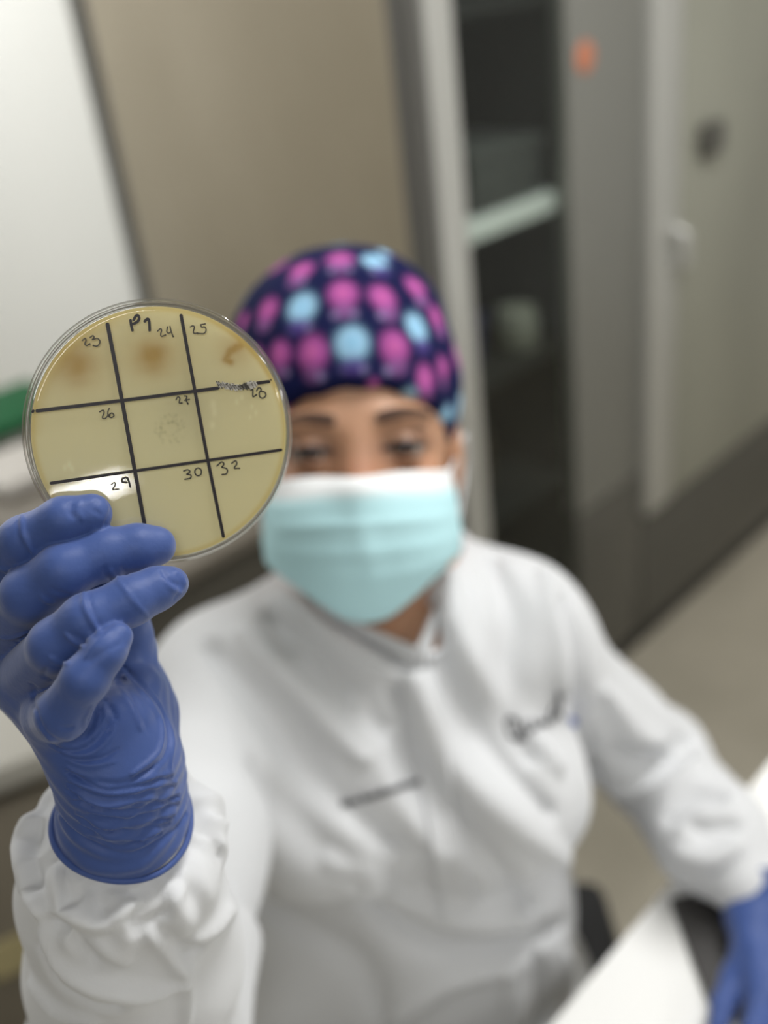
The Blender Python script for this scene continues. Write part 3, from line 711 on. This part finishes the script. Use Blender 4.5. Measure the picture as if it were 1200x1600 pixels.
for a, b, c in ((HIP_R, KN_R, AN_R), (HIP_L, KN_L, AN_L)):
    f = smin(f, g_cone(g, a, b, .075, .050), .03); f = smin(f, g_cone(g, b, c, .048, .032), .015)
    f = smin(f, g_cone(g, c + [0, .02, -.045], c + [0, -.13, -.06], .034, .024), .015)
f = smin(f, hand_field(g, HAND_R, PALM_R[:5] + PALM_R[7:], -.003), .004)
# resting left hand: chains laid out on the slab
HAND_L = {
 'index': [J(1190, 1552, .778, 22), J(1178, 1612, .752, 20), J(1172, 1658, .741, 17), J(1170, 1692, .737, 14)],
 'middle': [J(1222, 1556, .775, 23), J(1214, 1625, .748, 21), J(1210, 1680, .735, 17), J(1208, 1718, .730, 15)],
 'ring': [J(1254, 1552, .779, 22), J(1254, 1620, .752, 20), J(1252, 1672, .738, 17), J(1250, 1706, .734, 14)],
 'pinky': [J(1282, 1540, .787, 20), J(1292, 1598, .764, 17), J(1296, 1636, .752, 14), J(1296, 1662, .747, 12)],
 'thumb': [J(1172, 1478, .815, 22), J(1146, 1530, .800, 21), J(1128, 1580, .784, 19), J(1120, 1620, .772, 15)]}
def lift(H, zmin):
    """nothing sinks into what the hand rests on"""
    for k, ch in H.items():
        H[k] = [(np.array([p[0], p[1], max(p[2], zmin + r)]), r) for p, r in ch]
lift(HAND_L, .7610)
WL1, rL1 = J(1174, 1440, .832, 34); WL2, rL2 = J(1212, 1438, .836, 34)
PALM_L = [((WL1, rL1), (HAND_L['index'][0][0], .014)), ((WL2, rL2), (HAND_L['middle'][0][0], .014)), ((WL2, rL2), (HAND_L['ring'][0][0], .014)), ((WL2, rL2), (HAND_L['pinky'][0][0], .013)), ((WL1, rL1), HAND_L['thumb'][0]), ((WL1, rL1), (WL2, rL2))]
f = smin(f, hand_field(g, HAND_L, PALM_L, -.003), .006)
bv, bq = nets(f, g); bv = relax(bv, bq, 1)
# keep the fine head above the collar and the coarse body below it
def cull(v, q, keep):
    m = keep(v); fm = m[q].all(1); q = q[fm]; used = np.unique(q); mp = -np.ones(len(v), int); mp[used] = np.arange(len(used)); return v[used], mp[q]
hv, hq = cull(hv, hq, lambda v: (v - HL(0, -.10, -.02)) @ hy > -.045)
allv = np.concatenate([bv, hv]); allq = np.concatenate([bq, hq + len(bv)])
body = mesh_obj('body', allv, allq, M['skin'], person)
loc = (allv - HC) @ HB.T
sk = np.array([.47, .255, .15])[None].repeat(len(allv), 0)
gs = lambda x, y, sx, sy: np.exp(-((loc[:, 0] - x) / sx) ** 2 - ((loc[:, 1] - y) / sy) ** 2)
rosy = np.array([.56, .20, .13]); wn = np.clip(.5 * gs(0, -.030, .018, .022) + .28 * (gs(.040, -.022, .020, .012) + gs(-.040, -.022, .020, .012)), 0, 1)[:, None]
sk = sk * (1 - wn) + rosy * wn
lid = np.clip(.7 * (gs(.0325, .0010, .0185, .0058) + gs(-.0325, .0010, .0185, .0058)) + .42 * (gs(.0325, .004, .021, .012) + gs(-.0325, .004, .021, .012)), 0, .85)[:, None] * (loc[:, 2:3] > .04)
sk = sk * (1 - lid) + np.array([.10, .045, .03]) * lid
def paint(o, col):
    ca = o.data.color_attributes.new('paint', 'FLOAT_COLOR', 'POINT'); ca.data.foreach_set('color', np.concatenate([np.clip(col, 0, 1), np.ones((len(col), 1))], 1).ravel().astype(np.float32))
paint(body, sk)
T_head = bvh(hv, hq)
# eyes: balls with a brown iris
for s in (-1, 1):
    vs, fs = [], []; C0 = HL(s * .0325, 0, .0690); Rr = .0122; n1, n2 = 24, 32
    for i in range(n1 + 1):
        th = math.pi * i / n1
        for k in range(n2):
            a = 2 * math.pi * k / n2; vs.append(C0 + hz * math.cos(th) * Rr + (hx * math.cos(a) + hy * math.sin(a)) * math.sin(th) * Rr)
    for i in range(n1):
        for k in range(n2): fs.append((i * n2 + k, (i + 1) * n2 + k, (i + 1) * n2 + (k + 1) % n2, i * n2 + (k + 1) % n2))
    e = mesh_obj('eye', np.array(vs), fs, M['eye_white'], body)
    L = (np.array(vs) - C0) / Rr; rr = np.sqrt((L @ hx) ** 2 + (L @ hy) ** 2); front = (L @ hz) > 0
    col = np.where((rr < .20)[:, None] & front[:, None], [.005, .004, .004], np.where((rr < .55)[:, None] & front[:, None], [.035, .015, .008], [.30, .26, .23])); paint(e, col)
    # eyebrow
    bmw = bmesh.new(); pts, rad = [], []
    for k in range(13):
        t = k / 12; x = s * (.014 + .040 * t); y = .0215 + .0035 * math.sin(t * 3.0) - .001 * t
        hh = T_head.ray_cast(Vector(HL(x, y, .15)), Vector(-hz))
        if hh[0] is None: continue
        pts.append(np.array(hh[0])); rad.append(.0048 * (1 - .75 * t ** 2.2) * (.7 + .3 * min(1, t * 5)))
    if len(pts) > 3: tube(bmw, pts, rad, 10, (.45, 1.0), hy)
    bm_obj('eyebrow', bmw, M['brow'], body, True)

for s in (-1, 1):
    pts = []
    for k in range(11):
        t = k / 5 - 1; hh = T_head.ray_cast(Vector(HL(s * .0325 + .0155 * t, .0005 + .0040 * (1 - t * t), .15)), Vector(-hz))
        if hh[0] is not None: pts.append(np.array(hh[0]))
    bmw = bmesh.new(); tube(bmw, pts, .0014, 8); bm_obj('eyelashes', bmw, M['ink'], body, True)

# ---- cap
g = Grid(HC + [-.15, -.15, -.10], HC + [.15, .15, .17], .0026)
f = smin(ell(0, .054, -.022, (.0800, .0870, .100)), ell(0, .030, -.020, (.0785, .085, .1005)), .02)
f = smin(f, ell(-.004, .097, -.02, (.066, .050, .065)), .03)
f = smin(f, ell(-.016, .066, -.02, (.0780, .070, .09)), .02)
lx = (g.X - HC[0]) * hx[0] + (g.Y - HC[1]) * hx[1] + (g.Z - HC[2]) * hx[2]
ly = (g.X - HC[0]) * hy[0] + (g.Y - HC[1]) * hy[1] + (g.Z - HC[2]) * hy[2]
lz = (g.X - HC[0]) * hz[0] + (g.Y - HC[1]) * hz[1] + (g.Z - HC[2]) * hz[2]
cut = (.0425 - .62 * np.clip(.076 - lz, -1, .14)) - ly
f = smax(f, cut.astype(np.float32), .004)
cv, cq = nets(f, g); cv = relax(cv, cq, 1)
nn = normals(cv, cq); cl = (cv - HC) @ HB.T
th = np.arctan2(cl[:, 0], cl[:, 2]); hgt = np.clip((cl[:, 1] - .02) / .05, 0, 1)
cv = cv + nn * (.0011 * vnoise(cv * 22, 11) + .0012 * np.exp(-((cl[:, 1] - .055) / .03) ** 2) * np.sin(th * 17 + vnoise(cv * 9, 2)))[:, None]
cap = mesh_obj('scrub_cap', cv, cq, M['cap'], person); cap['label'] = 'navy cap printed with pink and light blue rounded figures'
T_cap = bvh(cv, cq)
PINK = np.array([.40, .085, .32]); PALE = np.array([.33, .58, .78]); PURP = np.array([.10, .055, .27]); NAVY = np.array([.004, .007, .048])
blobs = [(471, 422, 22, 'p'), (531, 404, 24, 'p'), (585, 408, 22, 'b'), (418, 484, 21, 'p'), (472, 480, 25, 'b'), (536, 458, 25, 'p'), (598, 464, 24, 'p'), (650, 448, 22, 'p'), (682, 495, 20, 'p'),
         (436, 553, 20, 'p'), (487, 551, 26, 'p'), (550, 536, 27, 'b'), (617, 541, 25, 'p'), (650, 512, 23, 'b'), (692, 575, 19, 'p'), (663, 592, 22, 'p'), (697, 650, 17, 'b'), (638, 618, 16, 'b'), (712, 690, 14, 'p'),
         (400, 440, 18, 'v'), (398, 560, 18, 'p'), (584, 600, 10, 'p'), (380, 500, 14, 'p'), (706, 520, 14, 'v'), (600, 395, 12, 'b')]
col = NAVY[None].repeat(len(cv), 0)
def splat(c, r, rgb, wgt, up=1.15):
    d_ = cv - c; dd = np.sqrt((d_ @ hx) ** 2 + ((d_ @ hy) / up) ** 2 + (d_ @ hz) ** 2); k = (wgt / (1 + np.exp(np.clip((dd - r) / (r * .12), -30, 30))))[:, None]
    global col; col = col * (1 - k) + rgb * k
centres = []
for px, py, r, kd in blobs:
    h, n_ = first_hit(T_cap, px, py)
    if h is None: continue
    centres.append(h)
    rm = r * .64 / F; up = hy - hy.dot(n_) * n_; up /= np.linalg.norm(up)
    splat(h, rm, {'p': PINK, 'b': PALE, 'v': PURP}[kd], .92)
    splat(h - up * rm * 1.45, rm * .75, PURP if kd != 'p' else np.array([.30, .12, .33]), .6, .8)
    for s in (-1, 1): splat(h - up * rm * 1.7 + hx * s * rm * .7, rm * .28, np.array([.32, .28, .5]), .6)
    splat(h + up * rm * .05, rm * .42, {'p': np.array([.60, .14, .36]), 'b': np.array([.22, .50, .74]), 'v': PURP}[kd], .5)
rs = np.random.default_rng(3)
for k in rs.permutation(len(cv))[:4000]:                 # carry the print on around the head
    if min(np.linalg.norm(cv[k] - c) for c in centres) > .030:
        centres.append(cv[k]); splat(cv[k], .0090, PALE if rs.random() < .3 else PINK, .92); splat(cv[k] - hy * .015, .007, PURP, .5, .8)
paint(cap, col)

# ---- face mask
def facemask():
    vs, cs = [], []; nu, nv_ = 64, 56
    for j in range(nv_ + 1):
        v_ = j / nv_
        y = -.0225 - .095 * v_
        wmax = np.interp(v_, [0, .10, .45, .58, .75, .9, 1.0], [.0670, .0680, .0725, .0715, .061, .046, .034])
        zf = np.interp(v_, [0, .12, .3, .5, .7, .88, 1.0], [.094, .105, .112, .110, .103, .094, .078])
        zs = np.interp(v_, [0, .5, .75, 1.0], [.022, .012, .020, .052])
        for i in range(nu + 1):
            u_ = (i / nu) * 2 - 1; a = u_ * math.pi / 2 * .98
            x = wmax * math.sin(a) * (1 + .0 * abs(u_)); e = abs(math.cos(a)) ** (.80 if v_ > .15 else .9)
            nosy = .012 * math.exp(-(u_ / .16) ** 2) * max(0, 1 - v_ * 3.5)
            z = zs + (zf - zs) * e + nosy
            yy = y + .011 * math.exp(-(u_ / .55) ** 2) * max(0, 1 - v_ * 1.6) + .006 * (1 - math.cos(u_ * 1.4)) * (1 if v_ < .3 else .3) - .004 * math.exp(-(u_ / .3) ** 2) * (v_ < .05)
            if v_ > .6: yy += (v_ - .6) * .075 * u_ * u_
            pl = sum(.0009 * math.exp(-((v_ - c - .02 * u_ * u_) / .022) ** 2) for c in (.30, .46, .62)) * (1 - abs(u_) ** 3)
            cr = .0016 * math.sin(9 * u_ + 5 * v_) * v_ * (1 - v_) * 3 + .0022 * math.exp(-((u_ - .02 - .15 * (v_ - .5)) / .07) ** 2) * math.exp(-((v_ - .45) / .25) ** 2)
            vs.append(HL(x, yy, z + pl + cr))
            k = 1 / (1 + math.exp(-(v_ - .135) / .012)); cs.append(np.array([.80, .82, .83]) * (1 - k) + np.array([.48, .76, .81]) * k)
    fs = [(j * (nu + 1) + i, j * (nu + 1) + i + 1, (j + 1) * (nu + 1) + i + 1, (j + 1) * (nu + 1) + i) for j in range(nv_) for i in range(nu)]
    o = mesh_obj('face_mask', np.array(vs), fs, M['mask'], person); paint(o, np.array(cs)); o['label'] = 'pleated light blue surgical mask with a white top band'
    sm = o.modifiers.new('thick', 'SOLIDIFY'); sm.thickness = .0012; sm.offset = -1
    for s in (-1, 1):
        b_ = bmesh.new(); tube(b_, catmull([HL(s * .0655, -.028, .024), HL(s * .074, -.012, .006), HL(s * .084, .004, -.010), HL(s * .085, -.020, -.026), HL(s * .078, -.050, -.014), HL(s * .069, -.082, .012)], 6), .0013, 8)
        bm_obj('ear_loop', b_, M['coat'], o, True)
facemask()

# ---- lab coat
lo = np.array([-.36, .24, .40]); hi = np.array([.42, .92, 1.20]); g = Grid(lo, hi, .0042)
f = torso(g, .014, .05)
f = smin(f, g_ell(g, ABD + [0, 0, -.02], (.128, .110, .17)), .05)
f = smin(f, g_cone(g, SR, SR + (ELB_R - SR) * .55, .054, .048), .03); f = smin(f, g_cone(g, SR + (ELB_R - SR) * .55, ELB_R, .048, .052), .02)
f = smin(f, g_ell(g, P(450, 1500, .93), (.06, .06, .12)), .05)
f = smin(f, g_cone(g, SL, ELB_L, .056, .052), .035)
f = smin(f, g_cone(g, ELB_L, P(1112, 1310, .885), .050, .048), .02)
f = smin(f, g_cone(g, P(1112, 1310, .885), P(1165, 1375, .855), .048, .032), .012)
for a, b in ((HIP_R, KN_R), (HIP_L, KN_L)): f = smin(f, g_cone(g, a, a + (b - a) * .8, .080, .070), .04)
neck = g_cone(g, NB + [0, .01, -.03], HL(0, -.03, -.01), .056, .075)
vcut = g_cone(g, P(648, 1012, .765), HL(0, -.09, .05), .016, .060)
f = smax(f, -smin(neck, vcut, .012), .004)
# hollow of the sleeve cuff at the raised wrist is added below
kv, kq = nets(f, g)
kv = relax(kv, kq, 1)
CF = [
 ([(760, 850), (800, 960), (790, 1080), (830, 1180)], .014, -.007), ([(700, 900), (720, 1000), (790, 1100), (870, 1200)], .012, .006), ([(670, 950), (690, 1050), (760, 1160), (860, 1270)], .012, -.007),
 ([(650, 1060), (700, 1180), (800, 1280), (880, 1340)], .013, .006), ([(620, 1080), (650, 1200), (740, 1320), (830, 1420)], .013, -.007), ([(560, 1100), (600, 1220), (690, 1330)], .014, .006),
 ([(420, 960), (520, 1060), (600, 1140)], .012, -.007), ([(380, 990), (470, 1080), (560, 1180)], .012, .006), ([(330, 1010), (420, 1110), (500, 1220), (620, 1320)], .014, -.007), ([(440, 930), (530, 1000), (620, 1060)], .010, .005),
 ([(850, 900), (880, 1000), (880, 1080)], .012, .006), ([(880, 940), (905, 1020), (910, 1110), (930, 1220)], .012, -.009), ([(940, 1080), (1000, 1150), (1060, 1170)], .012, .006), ([(960, 1170), (1020, 1190), (1090, 1150)], .012, -.009),
 ([(960, 1230), (1030, 1230), (1100, 1200)], .011, .007), ([(1040, 1280), (1080, 1240), (1130, 1240)], .010, -.009), ([(1020, 1000), (1040, 1060), (1090, 1090)], .011, -.006), ([(1060, 1330), (1110, 1340), (1150, 1320)], .009, .006), ([(1080, 1290), (1110, 1300), (1150, 1290)], .009, -.006),
 ([(560, 1400), (680, 1470), (800, 1480), (900, 1440)], .014, -.010), ([(520, 1350), (680, 1430), (820, 1440)], .016, .006), ([(600, 1600), (700, 1530), (820, 1500)], .012, .007), ([(840, 1500), (850, 1560), (845, 1640)], .010, -.006), ([(790, 1510), (800, 1570), (790, 1640)], .010, .006), ([(880, 1490), (885, 1560)], .010, .006),
 ([(400, 1200), (480, 1300), (560, 1380)], .016, -.006), ([(420, 1420), (560, 1500), (600, 1600)], .016, -.005)]
kv = fold(kv, kq, [(a, b, c * 1.5) for a, b, c in CF])
kv = kv + normals(kv, kq) * (.0022 * vnoise(kv * np.array([11, 11, 5]), 21))[:, None]
# raised sleeve at finer grain: gathered cuff that puffs out over the elastic
Lf = np.linalg.norm(ELB_R - CUFF_C)
S_ = lambda s: CUFF_C + axR * s
g = Grid(np.min([P(20, 1240, .36), ELB_R, P(360, 1300, .42)], 0) - .065, np.max([P(20, 1240, .44), ELB_R, P(360, 1300, .36)], 0) + .065, .0017)
f = g_cone(g, S_(-.008), S_(.012), .0170, RC - .0030)
s_ = (g.X - CUFF_C[0]) * axR[0] + (g.Y - CUFF_C[1]) * axR[1] + (g.Z - CUFF_C[2]) * axR[2]
r_ = np.sqrt(np.maximum((g.X - CUFF_C[0]) ** 2 + (g.Y - CUFF_C[1]) ** 2 + (g.Z - CUFF_C[2]) ** 2 - s_ ** 2, 0))
f = smin(f, np.sqrt((r_ - .0265) ** 2 + (s_ - .022) ** 2) - .0125, .005)
f = smin(f, g_cone(g, P(192, 1350, .400), P(196, 1385, .412), .0290, .0375), .008)
f = smin(f, g_cone(g, P(196, 1385, .412), P(212, 1500, .455), .0395, .0445), .012)
f = smin(f, g_cone(g, P(212, 1500, .455), ELB_R, .0445, .056), .015)
f = smin(f, g_cone(g, ELB_R, ELB_R + (SR - ELB_R) * .3, .056, .058), .02)
sv, sq = nets(f, g)
rel = sv - CUFF_C; sa = rel @ axR; ex, ey, _ = frame_of(axR); ag = np.arctan2(rel @ ey, rel @ ex)
nn = normals(sv, sq)
gat = np.exp(-((sa - .013) / .012) ** 2) * np.clip(sa / .006, 0, 1) * .7 * (np.sin(ag * 13 + .6 * np.sin(ag * 3) + vnoise(sv * 25, 8)) * .0024 + np.sin(ag * 23 + 1) * .0009)
big = np.exp(-((sa - .045) / .035) ** 2) * (np.sin(ag * 5 + sa * 60 + .9) * .0018)
sv = sv + nn * (gat + big + .0006 * vnoise(sv * 25, 9))[:, None]
SF = [(c3([(150, 230), (90, 420), (110, 620), (170, 760)]), .0035, .004), (c3([(200, 260), (150, 420), (150, 600), (200, 730)]), .0035, -.0045), (c3([(250, 560), (260, 720), (340, 800), (500, 800), (650, 690)]), .0030, .0045), (c3([(240, 800), (330, 880), (420, 980)]), .0035, -.005), (c3([(280, 720), (330, 690), (420, 640)]), .0025, -.004),
      (c3([(200, 830), (300, 1000), (440, 1090), (640, 1120), (800, 1060)]), .0040, .0055), (c3([(180, 930), (250, 1080), (400, 1180), (520, 1200)]), .0040, -.0055), (c3([(150, 1060), (260, 1190), (420, 1230)]), .0040, .005),
      (c3([(640, 690), (610, 780), (640, 830), (760, 740)]), .0025, -.0045), (c3([(700, 840), (830, 950), (900, 930)]), .0035, -.0045), (c3([(660, 830), (780, 960), (830, 1060), (830, 1250)]), .0035, .0045), (c3([(820, 560), (800, 660), (770, 760)]), .0025, .0035), (c3([(870, 380), (960, 420), (990, 520)]), .0035, -.004), (c3([(920, 330), (1020, 390), (1040, 520)]), .0030, .0035),
      (c3([(1060, 700), (960, 830), (860, 880)]), .0040, .0035), (c3([(440, 620), (430, 700), (470, 770)]), .0020, -.003), (c3([(480, 630), (560, 650), (640, 690)]), .0022, -.003), (c3([(330, 600), (350, 640), (300, 700)]), .0020, .003), (c3([(560, 980), (480, 930), (400, 900)]), .0035, .003)]
sv = relax(fold(sv, sq, SF), sq, 4)
allv = np.concatenate([kv, sv]); allq = np.concatenate([kq, sq + len(kv)])
coat = mesh_obj('lab_coat', allv, allq, M['coat'], person); coat['label'] = 'white lab coat with gathered cuffs'
T_coat = bvh(kv, kq)
def coat_pt(px, py, up=.002):
    h, n_ = first_hit(T_coat, px, py)
    return None if h is None else h + (n_ if n_.dot(CAM - h) > 0 else -n_) * up
# collar bands crossing at the V
def band(name, pts, wd, thick, parent, m, lift_=.003):
    Q, N = [], []
    for p in catmull(pts, 6):
        if len(p) == 2:
            h, n_ = first_hit(T_coat, *p)
            if h is None: continue
            Q.append(h + n_ * lift_); N.append(n_)
    if len(Q) < 3: return
    N = np.array(N); N = np.array([N[max(0, i - 3):i + 4].mean(0) for i in range(len(N))])
    Q = np.array(Q); Q = np.array([Q[max(0, i - 2):i + 3].mean(0) for i in range(len(Q))])
    b_ = bmesh.new(); tube(b_, list(Q), 1.0, 14, (wd, thick), N); return bm_obj(name, b_, m, parent, True)
def space_tube(name, P3, wd, thick, ups, parent, m):
    b_ = bmesh.new(); tube(b_, P3, 1.0, 16, (wd, thick), np.array(ups)); return bm_obj(name, b_, m, parent, True)
vtip = coat_pt(650, 1040, .004)
def collar_side(sx, px_mid):
    neck_pts = []
    # from the back of the neck, over the shoulder line, down to the V
    nb = NB
    back = nb + np.array([0, .068, .035]); side = nb + np.array([sx * .070, .012, .022]); 
    fr = P(*px_mid)
    Q = catmull([back, nb + np.array([sx * .050, .052, .032]), side, fr, vtip + (DN * .0)], 8)
    ups = [(q - nb) * np.array([1, 1, .15]) for q in Q]
    space_tube('collar', Q, .0045, .017, [np.array([0, 0, 1.]) + .35 * u_ / (np.linalg.norm(u_) + 1e-9) for u_ in ups], coat, M['coat'])
collar_side(-1, (500, 962, .775)); collar_side(1, (700, 930, .80))
# front placket and chest pocket, laid on the cloth
def patch(name, corners, nu, nv_, up, parent, m):
    c = [np.array(p, float) for p in corners]; vs, ok = [], True
    for j in range(nv_ + 1):
        for i in range(nu + 1):
            a, b = i / nu, j / nv_; p = (c[0] * (1 - a) + c[1] * a) * (1 - b) + (c[3] * (1 - a) + c[2] * a) * b
            h = coat_pt(p[0], p[1], up); ok &= h is not None; vs.append(h if h is not None else np.zeros(3))
    if not ok: return None
    fs = [(j * (nu + 1) + i, j * (nu + 1) + i + 1, (j + 1) * (nu + 1) + i + 1, (j + 1) * (nu + 1) + i) for j in range(nv_) for i in range(nu)]
    o = mesh_obj(name, np.array(vs), fs, m, parent); sm = o.modifiers.new('thick', 'SOLIDIFY'); sm.thickness = up * 1.5; sm.offset = 0
    return o
patch('chest_pocket', [(812, 1192), (932, 1150), (945, 1325), (850, 1375)], 20, 20, .0022, coat, M['coat'])
patch('front_placket', [(628, 1056), (676, 1044), (742, 1420), (690, 1430)], 10, 60, .0018, coat, M['coat'])
# embroidery
def stitch(name, strokes, wd, m, parent):
    b_ = bmesh.new()
    for s in strokes:
        Q = [coat_pt(p[0], p[1], .0012) for p in catmull(s, 5)]; Q = [q for q in Q if q is not None]
        Q = [q for i, q in enumerate(Q) if i == 0 or np.linalg.norm(q - Q[i - 1]) > 1e-5]
        if len(Q) > 1: tube(b_, Q, wd, 6)
    return bm_obj(name, b_, m, parent, True)
qd = lambda L: [(740 + x / 6, 1060 + y / 6) for x, y in L]
logo = [qd([(400, 380), (330, 360), (300, 420), (340, 540), (420, 570), (450, 500), (400, 380)]), qd([(400, 520), (440, 580), (490, 560)]), qd([(480, 400), (490, 470), (530, 500), (560, 440), (540, 380)]), qd([(560, 440), (600, 470), (610, 400), (650, 440), (660, 390)]),
        qd([(660, 390), (700, 430), (710, 330), (740, 240)]), qd([(740, 400), (790, 300), (800, 160), (820, 140), (800, 300), (830, 380)])]
stitch('embroidered_logo', logo, .0011, M['thread'], coat)['label'] = 'dark handwriting-like embroidery above the pocket'
stitch('embroidered_accent', [qd([(890, 380), (940, 370), (950, 430), (900, 440)]), qd([(900, 400), (940, 420)])], .0010, M['blue_thread'], coat)['label'] = 'small blue stitched mark'
nm = []
for k in range(17):
    x = 533 + 7.3 * k + (4 if k > 3 else 0); y = 1257 - .30 * (x - 533); h_ = 4.5 if k % 4 else 8
    nm.append([(x, y + 4), (x + 1.5, y - h_), (x + 3, y + 3), (x + 5, y - 3), (x + 6, y + 4)])
stitch('embroidered_line', nm, .0007, M['thread'], coat)['label'] = 'short blurred line of dark embroidered letters on the chest'

# ---- left glove
pts = [p for ch in HAND_L.values() for p, _ in ch] + [P(1168, 1400, .84)]
g = Grid(np.min(pts, 0) - .04, np.max(pts, 0) + .04, .0019)
f = hand_field(g, HAND_L, PALM_L, 0, .005)
CL = P(1180, 1388, .852); axL = CL - P(1196, 1470, .824); axL /= np.linalg.norm(axL)
f = smin(f, g_cone(g, P(1190, 1440, .834), CL, .0235, .0315), .008)
sL = (g.X - CL[0]) * axL[0] + (g.Y - CL[1]) * axL[1] + (g.Z - CL[2]) * axL[2]
f = smax(f, (sL - .004).astype(np.float32), .0015)
f = smax(f, (.7595 - g.Z).astype(np.float32), .002)
lv, lq = nets(f, g); lv = relax(lv, lq, 1)
lv = lv + normals(lv, lq) * (.0005 * vnoise(lv * 60, 14))[:, None]
gl2 = mesh_obj('glove', lv, lq, M['glove'], person); gl2['label'] = 'blue nitrile glove on the resting hand'
b_ = bmesh.new(); ex2, ey2, _ = frame_of(axL)
tube(b_, [CL + axL * .003 + (ex2 * math.cos(a) + ey2 * math.sin(a)) * .0308 for a in np.linspace(0, 2 * math.pi, 49)], .002, 8)
bm_obj('rolled_cuff', b_, M['glove'], gl2, True)
# ---- trousers and shoes, below the frame
g = Grid([-.30, .15, .05], [.30, .80, .68], .007)
f = None
for a, b, c in ((HIP_R, KN_R, AN_R), (HIP_L, KN_L, AN_L)):
    d_ = smin(g_cone(g, a, b, .084, .060), g_cone(g, b, c, .058, .052), .02); f = d_ if f is None else smin(f, d_, .01)
tv, tq = nets(f, g); mesh_obj('trousers', tv, tq, M['trouser'], person)
for A_ in (AN_R, AN_L):
    g = Grid(A_ + [-.07, -.22, -.10], A_ + [.07, .10, .03], .004)
    f = smin(g_cone(g, A_ + [0, .02, -.045], A_ + [0, -.14, -.055], .042, .034), g_ell(g, A_ + [0, -.05, -.055], (.047, .12, .035)), .02)
    f = smax(f, (.002 - g.Z).astype(np.float32), .003); tv, tq = nets(f, g); mesh_obj('shoe', tv, tq, M['shoe'], person)

# ------------------------------------------------------------------ chair under the person
chp = PEL * [1, 1, 0] + [0, .02, 0]
ch = empty('swivel_chair', Vector(chp), 'black swivel chair the person sits on', 'chair')
bm = bmesh.new(); box(bm, chp + [0, -.02, .425], (.44, .42, .06), .025); bm_obj('seat', bm, M['seat'], ch, True)
bm = bmesh.new(); lathe(bm, [(.05, .09), (.05, .11), (.025, .12), (.025, .38), (.08, .385), (.08, .394)], chp, (0, 0, 1), 24); bm_obj('pole', bm, M['steel'], ch, True)
for k in range(5):
    a = 2 * math.pi * k / 5 + .3; d5 = np.array([math.cos(a), math.sin(a), 0]); bm = bmesh.new()
    tube(bm, [chp + [0, 0, .10] + d5 * .03, chp + [0, 0, .075] + d5 * .24], [.018, .012], 8); lg = bm_obj('leg', bm, M['black'], ch, True)
    bm = bmesh.new(); lathe(bm, [(.018, -.012), (.025, -.010), (.025, .010), (.018, .012)], chp + d5 * .24 + [0, 0, .0255], (-d5[1], d5[0], 0), 20); bm_obj('caster', bm, M['black'], lg, True)
bm = bmesh.new(); tube(bm, [chp + [0, .17, .42], chp + [0, .27, .45], chp + [0, .27, .62]], .014, 8, (1.6, .7), (1., 0, 0)); bm_obj('back_bracket', bm, M['black'], ch, True)
bm = bmesh.new(); box(bm, chp + [0, .235, .62], (.17, .045, .16), .02); bm_obj('backrest', bm, M['seat'], ch, True)
